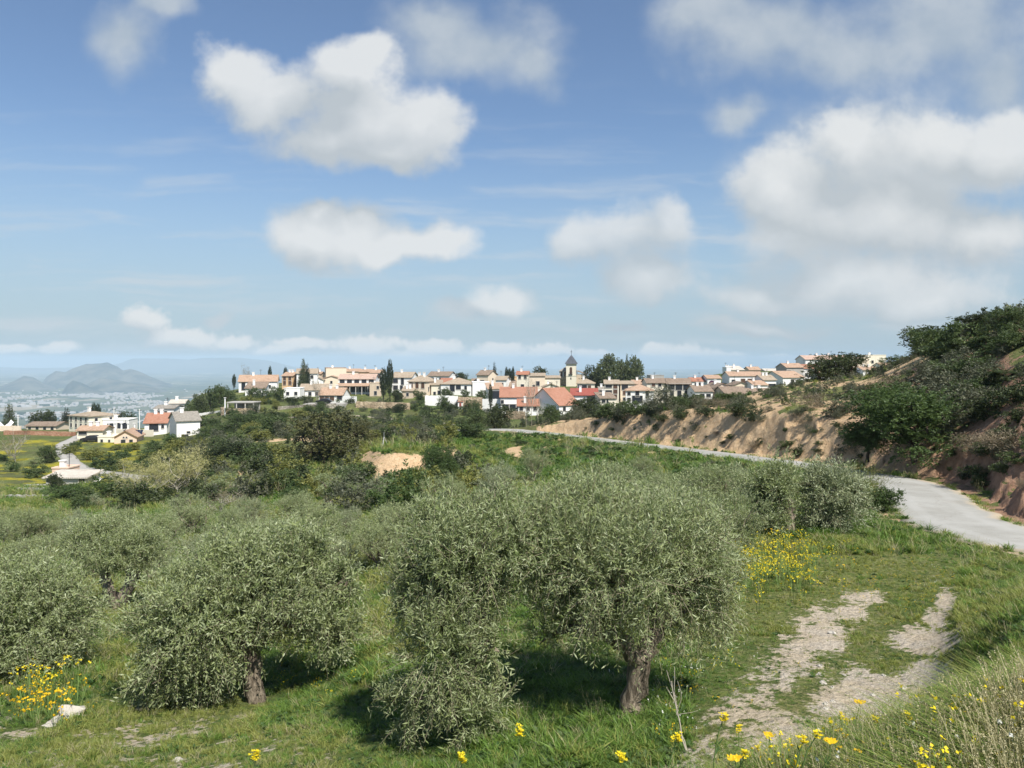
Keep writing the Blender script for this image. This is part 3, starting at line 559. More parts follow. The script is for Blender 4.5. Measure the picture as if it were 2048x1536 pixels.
hill([(-500,735),(-300,726),(-100,732),(60,736),(180,734),(240,726),(262,716),(328,717),(375,719),(403,714),(480,715),(540,722),(600,737),(700,745),(820,752),(1000,765)], 17500, 22500, -300, M['mountain'], 3, 'mountain')

# ---- haze: the air between here and the plain
def box_mesh(name, lo, hi, m=None):
    x0, y0, z0 = lo; x1, y1, z1 = hi
    V_ = [(x0,y0,z0),(x1,y0,z0),(x1,y1,z0),(x0,y1,z0),(x0,y0,z1),(x1,y0,z1),(x1,y1,z1),(x0,y1,z1)]
    Q = [(3,2,1,0),(4,5,6,7),(0,1,5,4),(1,2,6,5),(2,3,7,6),(3,0,4,7)]
    return np_mesh(name, V_, [Q], [m] if m else [])
hm = bpy.data.materials.new('haze_air'); hm.use_nodes = True; hb = NB(hm.node_tree); hb.N.clear()
pv = hb.node('ShaderNodeVolumePrincipled'); pv.inputs['Color'].default_value = (.54, .70, .85, 1); pv.inputs['Density'].default_value = 0.9e-4; pv.inputs['Anisotropy'].default_value = -.25
ho = hb.node('ShaderNodeOutputMaterial'); hb.L.new(pv.outputs[0], ho.inputs['Volume'])
tag(link(bpy.data.objects.new('haze', box_mesh('haze', (-26500, -26500, -312), (26500, 26500, 105), hm))), kind='stuff')

# ------------------------------------------------------------------ foliage and wood generators
def foliage(seed, lobes, n_tw, k, tw_len, L, W, up=.6, out=.8, droop=.0, stem=0.0, core=.45, spread=.9, jit=.5, skip=.5, clump=0, csp=.2):
    """leafy twigs spread through the lobes' volume: returns verts, leaf quads, stem quads, tint"""
    r = np.random.default_rng(seed); lo = np.array(lobes, float); c = lo[:, :3]; rad = lo[:, 3:6]
    wgt = (rad[:, 0] * rad[:, 1] + rad[:, 0] * rad[:, 2] + rad[:, 1] * rad[:, 2]); wgt = wgt / wgt.sum()
    m = int(n_tw * 1.5); li = r.choice(len(lo), m, p=wgt)
    u = nrm(r.normal(size=(m, 3))); f = core + (1 - core) * r.random(m) ** .6
    p = c[li] + rad[li] * u * f[:, None]
    if clump:                       # gather the twigs into sprays with gaps between them
        nc = max(m // clump, 3); ci = r.integers(0, nc, m); sz = .5 + r.random(nc)
        p = p[ci] + rad[li[ci]] * r.normal(size=(m, 3)) * (csp * sz[ci])[:, None]; u = u[ci]; li = li[ci]
    ins = np.zeros(m, bool)
    for j in range(len(lo)):
        q = np.linalg.norm((p - c[j]) / rad[j], axis=1); ins |= (q < .5) & (li != j)
    keep = ~(ins & (r.random(m) < skip)); p = p[keep][:n_tw]; u = u[keep][:n_tw]; n = len(p)
    dr = u * out + np.array([0, 0, 1.0]) * (up * (.3 + .7 * (u[:, 2:3] > -.2))) + r.normal(size=(n, 3)) * jit
    dr[:, 2] -= droop * (u[:, 2] < .3) * (1 - u[:, 2])
    dr = nrm(dr); ln = tw_len * (.55 + .9 * r.random(n))
    a0 = nrm(np.cross(dr, r.normal(size=(n, 3)))); b0 = np.cross(dr, a0)
    t = (np.arange(k) + r.random((n, k)) * .8) / k
    bend = np.zeros((n, 1, 3)); bend[:, 0, 2] = -.18 * ln
    pos = p[:, None] + dr[:, None] * (t * ln[:, None])[..., None] + bend * (t ** 2)[..., None]
    ph = np.arange(k)[None] * 2.4 + r.random((n, 1)) * 6.28
    side = a0[:, None] * np.cos(ph)[..., None] + b0[:, None] * np.sin(ph)[..., None]
    ld = nrm(dr[:, None] * (1 - spread * .5) + side * spread + r.normal(size=(n, k, 3)) * .25)
    wd = nrm(np.cross(ld, r.normal(size=(n, k, 3)))); s = (.55 + .9 * r.random((n, k)))[..., None]
    v = np.stack([pos, pos + ld * L * s * .5 + wd * W * s * .5, pos + ld * L * s, pos + ld * L * s * .5 - wd * W * s * .5], 2).reshape(-1, 3)
    q = np.arange(n * k * 4).reshape(-1, 4)
    tint = np.clip(.5 + (.22 * r.normal(size=(n, 1)) if not clump else .18 * r.normal(size=nc)[ci[keep][:n_tw], None] + .14 * r.normal(size=(n, 1))) + .2 * r.normal(size=(n, k)), 0, 1); tint = np.repeat(tint.reshape(-1), 4)
    sq = np.zeros((0, 4), int)
    if stem > 0:
        e = p + dr * ln[:, None] + bend[:, 0]; w = a0 * stem * .5
        sv = np.stack([p - w, p + w, e + w * .4, e - w * .4], 1).reshape(-1, 3); sq = np.arange(n * 4).reshape(-1, 4) + len(v)
        v = np.vstack([v, sv]); tint = np.append(tint, np.full(n * 4, .5))
    return v, q, sq, tint
def crown_mesh(name, mleaf, *a, **kw):
    v, q, sq, t = foliage(*a, **kw)
    return np_mesh(name, v, [q, sq], [mleaf, M['twig']], np.concatenate([np.zeros(len(q)), np.ones(len(sq))]), {'tint': t})
def tubes(chains, sides=7, seed=0, rough=.12):
    """chains: list of (points (n,3), radii (n)); returns verts, quads"""
    r = np.random.default_rng(seed); Vs, Qs = [], []; off = 0
    for pts, rad in chains:
        pts = np.asarray(pts, float); rad = np.asarray(rad, float); n = len(pts); T = nrm(np.gradient(pts, axis=0))
        ref = np.array([.3, .9, .2]); A = nrm(np.cross(T, ref)); B = np.cross(T, A); an = np.linspace(0, 2 * math.pi, sides, endpoint=False)
        rr = rad[:, None] * (1 + rough * r.normal(size=(n, sides)))
        v = pts[:, None] + rr[..., None] * (A[:, None] * np.cos(an)[None, :, None] + B[:, None] * np.sin(an)[None, :, None])
        I_ = np.arange(n * sides).reshape(n, sides) + off; J = np.roll(I_, -1, 1)
        Qs.append(np.stack([I_[:-1].ravel(), J[:-1].ravel(), J[1:].ravel(), I_[1:].ravel()], 1)); Vs.append(v.reshape(-1, 3)); off += n * sides
    return np.vstack(Vs), np.vstack(Qs)
def limb(a, b, r0, r1, rg, n=7, sag=.08):
    a = np.array(a, float); b = np.array(b, float); t = np.linspace(0, 1, n)[:, None]; L = np.linalg.norm(b - a)
    p = a + (b - a) * t + np.sin(t * math.pi) * rg.normal(size=3) * sag * L + np.concatenate([[np.zeros(3)], rg.normal(size=(n - 2, 3)) * .025 * L, [np.zeros(3)]])
    return p, r0 + (r1 - r0) * t[:, 0] ** .8
def wood(seed, base, forks, lobes, r0, m, name='trunk', sub=4, sides=8, rtw=.012):
    """trunk from base through the fork points to each lobe centre, with smaller branches in each lobe"""
    rg = np.random.default_rng(seed); ch = []; fk = [np.array(f, float) for f in forks]; base = np.array(base, float)
    p, rr = limb(base - (0, 0, .3), fk[0], r0 * 1.15, r0 * .82, rg, 8, .03); rr[0] *= 1.35; rr[1] *= 1.12; ch.append((p, rr))
    for lo in lobes:
        c = np.array(lo[:3], float); f = fk[int(np.argmin([np.linalg.norm(c - g) for g in fk]))]
        ch.append(limb(f, c, r0 * .55, r0 * .16, rg, 8, .10))
        for _ in range(sub):
            e = c + np.array(lo[3:6]) * nrm(rg.normal(size=3)) * .85; s = f + (c - f) * (.55 + .45 * rg.random())
            ch.append(limb(s, e, r0 * .14 + rtw * .5, rtw * .6, rg, 6, .08))
    for g in fk[1:]: ch.append(limb(fk[0], g, r0 * .78, r0 * .62, rg, 6, .04))
    v, q = tubes(ch, sides, seed)
    return np_mesh(name, v, [q], [m], smooth=True)
def norm_lobes(lobes):
    lo = np.array(lobes, float); return lo

# ---- near olives, each with its own crown
def olive_near(d, bpx, bpy_, lob_px, label, seed, n_tw, forks_px, r0, leaf='olive', group='olive trees of the near grove', k=18, twl=.36, L=.068, W=.0125, droop=.45):
    dp = pick(bpx, bpy_, d * .7, d * 1.4)[1]; d = float(np.clip(dp, d * .8, d * 1.25))
    s = d / F; X = (bpx - 1024) / F * d; z0 = g = H1(X, d)
    root = empty('olive_tree', (X, d, z0), label, 'olive tree', group)
    ex = twl * .62
    sh = lambda v_: max(v_ * s - ex, v_ * s * .42)
    lob = [((px - bpx) * s, dy, (bpy_ - py) * s, sh(rx), sh(rx) * ry_, sh(rz)) for (px, py, rx, rz, dy, ry_) in lob_px]
    fk = [((px - bpx) * s, dy, (bpy_ - py) * s) for (px, py, dy) in forks_px]
    v, q, sq, t = foliage(seed, lob, n_tw, k, twl, L, W, up=.7, out=.75, droop=droop, stem=.007, core=.4, spread=.8, jit=.38, skip=.5, clump=20, csp=.17)
    tz = sorted(lob, key=lambda l: -(l[2] + l[5]))[:max(3, len(lob) * 2 // 3)]      # upright young shoots over the crown
    tops = [(a, b, c_ + rz * .25, rx * .9, ry * .9, rz * .5) for a, b, c_, rx, ry, rz in tz]
    v2, q2, sq2, t2 = foliage(seed + 100, tops, int(n_tw * .11), 24, twl * 1.5, L, W, up=1.9, out=.35, stem=.006, core=.3, spread=.5, jit=.22, skip=0)
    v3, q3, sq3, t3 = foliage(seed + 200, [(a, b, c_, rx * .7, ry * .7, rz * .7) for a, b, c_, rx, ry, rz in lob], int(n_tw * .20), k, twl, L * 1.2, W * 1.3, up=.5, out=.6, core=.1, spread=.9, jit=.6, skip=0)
    o1, o2 = len(v), len(v) + len(v2)
    cm = np_mesh('crown', np.vstack([v, v2, v3]), [np.vstack([q, q2 + o1, q3 + o2]), np.vstack([sq, sq2 + o1])], [M[leaf], M['twig']], np.concatenate([np.zeros(len(q) + len(q2) + len(q3)), np.ones(len(sq) + len(sq2))]), {'tint': np.concatenate([t, np.clip(t2 + .2, 0, 1), np.clip(t3 - .2, 0, 1)])})  # inner fill leaves tinted darker, shade inside the crown put into colour
    link(bpy.data.objects.new('crown', cm), root)
    link(bpy.data.objects.new('trunk', wood(seed, (0, 0, min(0, g - z0)), fk, lob, r0, M['bark'])), root)
    return root
olive_near(10.4, 1258, 1432, [(1250,1135,200,135,.15,1.0),(1120,1105,140,115,.3,1.1),(1390,1170,100,140,.2,1.1),(1150,1245,85,70,.3,1),(1320,1075,150,75,.5,1.2),(1090,1270,45,75,.1,1),(1180,1030,110,62,.6,1.2),(1430,1130,70,90,.4,1.2)],
           'large olive tree with a thick bare grey brown trunk standing beside the earth track', 11, 4300, [(1282,1316,0),(1205,1258,-.05),(1318,1262,.05)], .165)
olive_near(9.9, 925, 1480, [(900,1130,120,115,.2,1.2),(890,1290,95,115,-.2,1),(950,1410,85,65,-.4,1),(815,1400,55,70,-.1,1),(1000,1120,88,90,.3,1.3),(990,1045,60,58,.5,1.3),(815,1190,50,75,0,1.2),(880,1065,75,52,.4,1.3),(985,1290,40,60,-.2,1)],
           'olive tree with branches drooping to the grass, left of the thick bare trunk', 12, 3400, [(930,1360,0),(905,1250,0),(960,1230,.1)], .11)
olive_near(14.8, 505, 1402, [(415,1230,150,112,0,.95),(560,1165,115,95,.3,1.1),(640,1230,76,88,.2,1.1),(330,1335,60,85,-.2,1.1),(425,1315,66,60,-.2,1),(455,1130,95,50,.5,1.2),(595,1105,60,42,.4,1.2),(290,1270,50,60,.1,1),(690,1170,40,50,.2,1),(688,1285,34,55,.1,1)],
           'broad olive tree with a dark trunk and shaded grass, at the lower left', 13, 5200, [(502,1310,0),(470,1250,0),(540,1240,.1)], .17, L=.078, W=.02, twl=.42)
olive_near(17.5, 75, 1345, [(60,1240,135,90,0,1),(120,1215,46,60,.2,1),(20,1190,105,55,.5,1.2),(110,1300,75,55,-.3,1),(-30,1290,90,70,-.2,1),(130,1290,34,44,0,1)],
           'bushy silver olive tree cut off by the left edge, above yellow flowers', 14, 3900, [(78,1310,0),(40,1280,0),(110,1275,.1)], .16, L=.08, W=.02, twl=.45)
olive_near(24.5, 235, 1226, [(230,1092,85,42,.2,1),(180,1078,60,42,.4,1.2),(285,1096,55,44,0,1),(235,1112,66,24,-.2,1),(300,1112,30,24,0,1),(155,1092,40,30,.2,1)],
           'olive tree with a dark forked trunk like the letter V on open grass', 15, 2300, [(236,1214,0),(210,1160,0),(270,1152,0)], .27, L=.08, W=.02, twl=.32, k=13, droop=.1)
olive_near(23.0, 1574, 1066, [(1560,965,42,36,0,1.1),(1560,1000,46,36,.3,1),(1530,1010,34,44,.2,1),(1540,1048,42,24,-.3,1),(1522,975,22,30,0,1)],
           'olive tree with upright shoots on a stout reddish brown trunk near the road', 16, 1300, [(1578,1010,0),(1560,970,0)], .22, L=.09, W=.022, twl=.55, k=14)
olive_near(24.0, 1655, 1058, [(1665,972,64,42,0,1.1),(1660,1012,66,40,-.2,1),(1708,1005,34,44,0,1),(1628,985,30,38,.2,1)],
           'rounded olive tree beside the road bend, right of the reddish brown trunk', 17, 1400, [(1655,1030,0),(1640,1000,0),(1680,1000,0)], .16, leaf='olive_old', L=.09, W=.022, twl=.45, k=14)

# ---- variants of smaller trees and shrubs: width 1, height 1, standing on z = 0
def unit_tree(seed, lobes, leaf, n_tw, k, twl, L, W, trunk=None, r0=.03, fork=.2, bark_='bark', **kw):
    cm = crown_mesh('crown', M[leaf], seed, lobes, n_tw, k, twl, L, W, **kw)
    tm = wood(seed, (0, 0, 0), [(0.01, 0, fork), (-.03, 0, fork * 1.3), (.04, 0, fork * 1.35)], lobes, r0, M[bark_], sub=2, sides=5, rtw=.004) if trunk else None
    return cm, tm
def blobs(seed, n, z0=.3, z1=.78, rr=(.2, .33), flat=.85):
    r = np.random.default_rng(seed); out = []
    for i in range(n):
        a = r.random() * 6.28; q = (.12 + .2 * r.random()) * (i > 0); z = z0 + (z1 - z0) * r.random(); s = rr[0] + (rr[1] - rr[0]) * r.random()
        out.append((q * math.cos(a), q * math.sin(a), z, s, s, s * flat))
    return out
OL_KW = dict(up=.85, out=.6, droop=.35, core=.5, spread=.7, jit=.35, stem=.002, clump=12, csp=.2)
VAR = {}
VAR['olive_mid'] = [unit_tree(s, blobs(s, 9, .3, .78, (.15, .25), .8), lf, 1500, 13, .10, .023, .0062, True, .036, .17, **OL_KW) for s, lf in ((21, 'olive'), (22, 'olive'), (23, 'olive_old'), (24, 'olive'))]
VAR['olive_far'] = [unit_tree(s, blobs(s, 7, .28, .78, (.2, .32), .78), lf, 760, 9, .11, .038, .013, True, .04, .15, **OL_KW) for s, lf in ((31, 'olive'), (32, 'olive_old'), (33, 'olive'))]
BK = dict(up=.3, out=.8, core=.45, spread=.9, clump=8, csp=.2)
VAR['oak'] = [unit_tree(s, blobs(s, 14, .16, .78, (.17, .27), .85), lf, 1300, 9, .06, .030, .020, True, .04, .15, 'darkbark', **BK) for s, lf in ((41, 'oak'), (42, 'oak'), (43, 'oak'))]
VAR['oakb'] = [unit_tree(s, blobs(s, 16, .16, .80, (.12, .22), .9), lf, 1500, 10, .05, .024, .016, True, .035, .12, 'darkbark', **BK) for s, lf in ((44, 'oakb'), (45, 'oakb'))]
VAR['bright'] = [unit_tree(s, blobs(s, 12, .15, .75, (.17, .28), .9), 'bright', 950, 9, .08, .036, .022, True, .03, .15, 'darkbark', **BK) for s in (46, 47)]
VAR['bigbush'] = [unit_tree(78, blobs(78, 22, .12, .78, (.13, .24), .9), 'bright', 3600, 10, .055, .017, .011, True, .03, .12, 'darkbark', **BK), unit_tree(79, blobs(79, 14, .12, .75, (.15, .26), .9), 'bright', 2200, 10, .06, .022, .014, True, .03, .12, 'darkbark', **BK)]
VAR['green'] = [unit_tree(s, blobs(s, 11, .15, .75, (.18, .3), .85), 'green', 850, 8, .08, .038, .022, True, .03, .15, 'darkbark', **BK) for s in (48, 49, 50)]
def shrub_var(s, lf, n=420, L=.06, W=.03, tw=.11, z1=.62, flat=.9): return unit_tree(s, blobs(s, 7, .18, z1, (.2, .32), flat), lf, n, 8, tw, L, W, None, **BK)
VAR['shrub_green'] = [shrub_var(s, 'green') for s in (51, 52)]
VAR['shrub_dark'] = [shrub_var(s, 'oak') for s in (53, 54)]
VAR['shrub_grey'] = [shrub_var(s, 'greyshrub', 480, .055, .018, .14) for s in (55, 56)]
VAR['shrub_yellow'] = [shrub_var(s, 'yellowgreen') for s in (57, 58)]
VAR['shrub_bright'] = [shrub_var(s, 'bright') for s in (59, 60)]
VAR['shrub_dry'] = [unit_tree(s, blobs(s, 6, .2, .6, (.2, .3)), 'dryshrub', 420, 7, .22, .07, .010, None, up=.9, out=.6, core=.1, spread=.5) for s in (61, 62)]
def column(s, w=.5): r = np.random.default_rng(s); return [(.03 * r.normal(), .03 * r.normal(), z, w * math.sin(math.pi * min(1, (1 - z) * 1.25 + .05)) ** .7 * .9 + .04, w * .9 * math.sin(math.pi * min(1, (1 - z) * 1.25 + .05)) ** .7 + .04, .13) for z in np.linspace(.1, .93, 10)]
CK = dict(up=1.6, out=.35, core=.5, spread=.35, jit=.25)
VAR['cypress'] = [unit_tree(s, column(s), 'cypress', 900, 6, .07, .045, .03, True, .05, .12, 'darkbark', **CK) for s in (63, 64)]
VAR['pine'] = [unit_tree(s, [(.04 * math.cos(i * 2.1), .04 * math.sin(i * 2.1), z, .5 * (1.06 - z) ** .8, .5 * (1.06 - z) ** .8, .09) for i, z in enumerate(np.linspace(.12, .95, 10))], lf, 900, 8, .09, .05, .018, True, .04, .5, 'darkbark', up=.15, out=1.0, core=.2, spread=.7) for s, lf in ((65, 'pine'), (66, 'cypress'))]
VAR['poplar'] = [unit_tree(s, [(.16 * math.cos(i * 2.4) * (i % 3 > 0), .16 * math.sin(i * 2.4), z, .26 * math.sin(math.pi * min(.95, .25 + z * .7)) + .08, .26 * math.sin(math.pi * min(.95, .25 + z * .7)) + .08, .16) for i, z in enumerate(np.linspace(.22, .86, 11))], 'poplar', 1300, 8, .07, .036, .024, True, .03, .5, 'palebark', up=1.0, out=.5, core=.25, spread=.8) for s in (67, 68, 69)]
VAR['broom'] = [unit_tree(70, [(0, 0, .25, .25, .25, .2), (.12, 0, .35, .25, .25, .25), (-.12, .05, .35, .22, .22, .25)], 'yellowgreen', 700, 9, .55, .05, .006, None, up=.9, out=1.0, core=.1, spread=.2, jit=.3),
                unit_tree(71, [(0, 0, .25, .25, .25, .2), (.1, .1, .35, .25, .25, .25)], 'green', 600, 9, .5, .05, .007, None, up=.9, out=1.0, core=.1, spread=.2, jit=.3)]
def bare_tree(seed, leaf, n_tw):
    rg = np.random.default_rng(seed); ch = [limb((0, 0, -.05), (0, 0, .45), .016, .009, rg, 7, .03)]; tips = []
    for i in range(13):
        z = .1 + .4 * rg.random(); a = rg.random() * 6.28; e = np.array([math.cos(a) * (.2 + .22 * rg.random()), math.sin(a) * (.2 + .22 * rg.random()), z + .25 + .25 * rg.random()])
        p, r_ = limb((0, 0, z), e, .007, .003, rg, 6, .06); ch.append((p, r_)); tips += list(p[2:])
        for _ in range(5):
            s = p[2 + rg.integers(0, 4)]; e2 = s + np.array([rg.normal() * .1, rg.normal() * .1, .16 + .16 * rg.random()]); ch.append(limb(s, e2, .003, .0012, rg, 4, .05)); tips.append(e2)
    v, q = tubes(ch, 4, seed); tm = np_mesh('trunk', v, [q], [M['palebark']], smooth=True)
    lob = [(t[0], t[1], t[2], .07, .07, .08) for t in np.array(tips)[::2]]
    cm = crown_mesh('crown', M[leaf], seed, lob, n_tw, 7, .12, .045, .0045, up=1.1, out=.5, core=.0, spread=.3, jit=.4)
    return cm, tm
VAR['bare_yellow'] = [bare_tree(72, 'palegreen', 1100), bare_tree(73, 'palegreen', 1100)]
VAR['bare_dry'] = [bare_tree(74, 'dryshrub', 260), bare_tree(75, 'dryshrub', 380)]
VAR['bare_white'] = [bare_tree(76, 'dryshrub', 60), bare_tree(77, 'dryshrub', 60)]
used = {}
def plant(kind, px, d, top, wpx, label, cat, group=None, name=None, squash=1.0, zbase=None):
    """stand a tree or shrub on the ground at distance d in the direction of column px; its top reaches row top"""
    X = (px - 1024) / F * d; z = H1(X, d) if zbase is None else zbase
    h = max(-(top - HZ) / F * d - z, .25); w = wpx / F * d
    vs = VAR[kind]; i = used.get(kind, 0); used[kind] = i + 1; cm, tm = vs[i % len(vs)]
    name = name or cat.replace(' ', '_'); sx = w * 1.08; sc_ = (sx, sx * squash, h * 1.04)
    rz = float(rng.random() * 6.28)
    if tm is None:
        o = bpy.data.objects.new(name, cm); link(o)
    else:
        o = bpy.data.objects.new(name, None); COL.objects.link(o); o.empty_display_size = .3
        link(bpy.data.objects.new('crown', cm), o); link(bpy.data.objects.new('trunk', tm), o)
    o.location = (X, d, z - .02 * h); o.rotation_euler = (0, 0, rz); o.scale = sc_
    return tag(o, label, cat, group)
def dist_of(px, py, lo=5, hi=400): return pick(px, py, lo, hi)[1]
# mid olives: column, ground row, top row, width
MID = [(51,1100,1030,95,'a'),(99,1098,1032,90,'a'),(171,1108,1042,125,'a'),(239,1082,1030,90,'a'),(321,1106,1040,130,'a'),(383,1068,1008,125,'a'),(506,1052,1008,70,'a'),(600,1052,1000,110,'a'),
       (60,1165,1085,150,'b'),(190,1150,1090,130,'b'),(393,1160,1080,150,'b'),(560,1140,1045,220,'b'),(640,1100,1022,130,'b'),(480,1120,1055,130,'b'),(300,1160,1105,90,'b'),(-40,1130,1050,120,'b'),(455,1085,1030,90,'a'),(8,1085,1035,70,'a'),(700,1070,1020,60,'c'),
       (754,1140,1040,120,'c'),(816,1110,1005,130,'c'),(895,1040,950,95,'c'),(998,1030,930,100,'c'),(940,1100,1000,140,'c'),(1085,1060,975,110,'c'),(1189,1040,925,170,'d'),(1272,1120,1000,210,'d'),(1355,1090,965,220,'d'),(1417,1040,925,150,'d'),(1465,1110,985,110,'d'),
       (1050,1120,1010,150,'c'),(1330,1010,945,130,'d'),(1130,1100,1000,130,'c'),(860,1170,1060,120,'c'),(1490,1010,935,70,'d'),(1455,1215,1080,80,'e'),(1250,1010,930,100,'d'),(1395,1190,1030,160,'d'),(690,1150,1075,110,'c'),(780,1075,1010,80,'c'),(1290,960,915,60,'d')]
LAB = {'a': ('silvery olive tree in the far rows of the grove, towards the little valley road', 'olive trees in the far rows'),
       'b': ('grey green olive tree in the crowded left rows, behind the forked trunk', 'olive trees in the crowded left rows'),
       'c': ('olive tree in the middle rows, right of the grassy strip between the rows', 'olive trees right of the grassy strip'),
       'd': ('tall feathery olive tree crowded behind the thick bare trunk, below the road bank', 'olive trees crowded below the road bank'), 'e': ('low dusty olive bush at the edge of the yellow flowers', None)}
for (px, gy, ty, w, g) in MID:
    w *= .90 if g in 'ab' else 1.06; ty -= 18 if g in 'ab' else 4; gy += 8 if g in 'ab' else 4
    d = dist_of(px, gy, 9, 120); lab, grp = LAB[g]
    plant('olive_mid' if d < 48 else 'olive_far', px, d, ty, w, lab, 'olive tree', grp)
plant('olive_mid', 1069, dist_of(1069, 963, 30), 893, 56, 'single upright dense olive tree standing alone on the green road bank', 'olive tree')
# distinctive trees and bushes
def pl(kind, px, gy, top, w, label, cat, group=None, d=None, squash=1.0):
    return plant(kind, px, d or dist_of(px, gy, 8, 400), top, w, label, cat, group, squash=squash)
pl('oakb', 652, 945, 818, 172, 'huge dark evergreen oak with yellowish flowering tips beside the bare earth scar', 'oak tree', d=86)
pl('oakb', 715, 935, 838, 80, 'evergreen oak joined to the right flank of the huge flowering oak', 'oak tree', d=90)
pl('oak', 462, 955, 880, 100, 'dark round evergreen oak on the slope above a small earth scar', 'oak tree', d=98)
pl('green', 713, 988, 922, 84, 'grey green bush at the left foot of the bare earth scar', 'bush')
pl('bigbush', 880, 975, 885, 84, 'bright green leafy bush covering the right end of the bare earth scar', 'bush')
pl('green', 832, 985, 932, 50, 'dull green bush in front of the bright green one at the earth scar', 'bush')
plant('bigbush', 1835, 40.5, 772, 238, 'great bright green bush hanging over the cut bank beside the road', 'bush', zbase=-4.9)
plant('bigbush', 1735, 42, 838, 96, 'lower left shoulder bush of the great bright green bush on the cut bank', 'bush', zbase=-5.0)
pl('oak', 1855, 755, 650, 84, 'dark oak at the left end of the trees on the hill crest', 'oak tree', d=74)
pl('oak', 1905, 760, 660, 90, 'second dark oak from the left on the hill crest at the right', 'oak tree', d=72)
pl('oak', 1972, 760, 626, 110, 'tallest dark oak on the hill crest at the right', 'oak tree', d=66)
pl('oak', 2040, 770, 640, 120, 'dark oak on the hill crest cut by the right edge of the picture', 'oak tree', d=60)
pl('oak', 1880, 790, 690, 120, 'dark oak bush on the slope just below the left end of the crest trees', 'bush', d=64)
pl('oak', 1990, 790, 672, 130, 'wide dark oak bush in front of the tallest crest oak', 'bush', d=58)
pl('oak', 1935, 840, 760, 110, 'dark bush above the red earth bank, below the crest oaks', 'bush', d=50)
pl('green', 2030, 860, 770, 110, 'green bush above the red earth bank at the right edge', 'bush', d=42)
pl('green', 1935, 800, 700, 130, 'mid green bush on the slope below the tallest crest oak', 'bush', d=60)
pl('green', 2020, 800, 700, 110, 'mid green bush on the slope at the right edge of the picture', 'bush', d=52)
pl('oak', 1640, 775, 706, 90, 'left half of the wide oak standing alone on the ridge before the houses', 'oak tree', d=97)
pl('oak', 1690, 775, 703, 80, 'right oak of the pair standing alone on the ridge before the houses', 'oak tree', d=98)
pl('green', 1788, 770, 709, 64, 'thin airy tree on the ridge in front of the farthest white houses', 'tree', d=92)
pl('broom', 1742, 1000, 925, 75, 'feathery yellow green broom bush arching over the road edge', 'bush', d=28)
pl('bright', 1768, 1000, 968, 60, 'low leafy thistle clump at the left verge of the road', 'bush', d=27)
for (px, d, top, w, k, lab) in ((1170, 108, 794, 58, 'oak', 'large dark bush in front of the white house with the maroon roof'), (1212, 104, 811, 44, 'green', 'dull green bush at the top of the bank below the small cream house'),
     (1317, 130, 790, 40, 'shrub_dark', 'dark bush in front of the white house with the open porch'), (1391, 120, 792, 26, 'cypress', 'short conical evergreen below the white house at the foot of the big cream block'), (1097, 106, 808, 38, 'green', 'bush beside the white poplar stems at the road bend'),
     (1350, 118, 806, 50, 'shrub_green', 'pale bamboo like bush below the big cream block'), (1265, 112, 813, 50, 'shrub_grey', 'grey bush at the bank top below the house with the open porch'), (1420, 112, 797, 44, 'shrub_grey', 'grey green bush on the bank top below the dim white house'),
     (990, 122, 806, 62, 'oak', 'dark mass of bush left of the white poplar stems'), (960, 128, 812, 50, 'green', 'dull green bush left of the dark mass before the long red roof'), (935, 132, 832, 60, 'green', 'bush above the green mound at the end of the road')):
    plant(k, px, d, top, w, lab, 'bush')
for i, (px, d, top, w) in enumerate(((1063, 112, 750, 34), (1076, 114, 772, 26), (1052, 113, 776, 26))):
    plant('bare_white', px, d, top, w, ('tallest bare white poplar at the end of the road', 'bare white poplar right of the tallest one at the end of the road', 'bare white poplar left of the tallest one at the end of the road')[i], 'poplar tree')
pl('bare_yellow', 290, 1040, 935, 130, 'bare poplar with pale yellow twigs, the left one of two in the valley', 'poplar tree', d=70)
pl('bare_yellow', 355, 1038, 915, 140, 'bare poplar with pale yellow twigs, the right one of two in the valley', 'poplar tree', d=74)
pl('bare_dry', 440, 1075, 990, 120, 'straw coloured bare tree among the olives', 'tree', d=52)
pl('bare_dry', 140, 1090, 1035, 70, 'brown bare tree among the far olives', 'tree', d=48)
pl('bare_dry', 30, 925, 870, 70, 'bare brown tree in the yellow flowering meadow', 'tree')
pl('shrub_yellow', 558, 990, 936, 34, 'yellow flowering upright bush below the huge oak', 'bush')
pl('bright', 590, 1010, 975, 55, 'bright green bush beside the yellow flowering one', 'bush')
pl('green', 96, 925, 890, 44, 'round dark green bush left of the pale lane', 'bush')
pl('oak', 110, 985, 945, 34, 'narrow dark evergreen in front of the grey shed roof', 'tree')
pl('bright', 135, 1005, 965, 80, 'green bushes beside the grey shed in the valley', 'bush')
pl('bright', 215, 1000, 962, 60, 'bright green bush right of the white tarpaulin', 'bush')
pl('oak', 335, 935, 910, 40, 'dark evergreen bush above the two bare yellow poplars', 'bush')
for i, (px, top, w, d, k, lab) in enumerate(((19, 813, 32, 235, 'pine', 'dark conical pine left of the pale yellow house, at the left edge'), (75, 818, 36, 240, 'oak', 'dark round tree behind the low red roof, left of a pair'), (97, 818, 36, 240, 'oak', 'dark round tree behind the low red roof, right of a pair'), (132, 820, 34, 236, 'pine', 'dark tree just left of the pale yellow house'),
        (188, 812, 14, 232, 'cypress', 'cypress rising behind the roof of the pale yellow house'), (196, 814, 12, 232, 'cypress', 'shorter cypress behind the roof of the pale yellow house'), (245, 823, 44, 228, 'oak', 'round dark tree behind the white garden columns'), (302, 822, 40, 225, 'yellow', ''))):
    if k != 'yellow': plant(k, px, d, top, w, lab, 'tree')
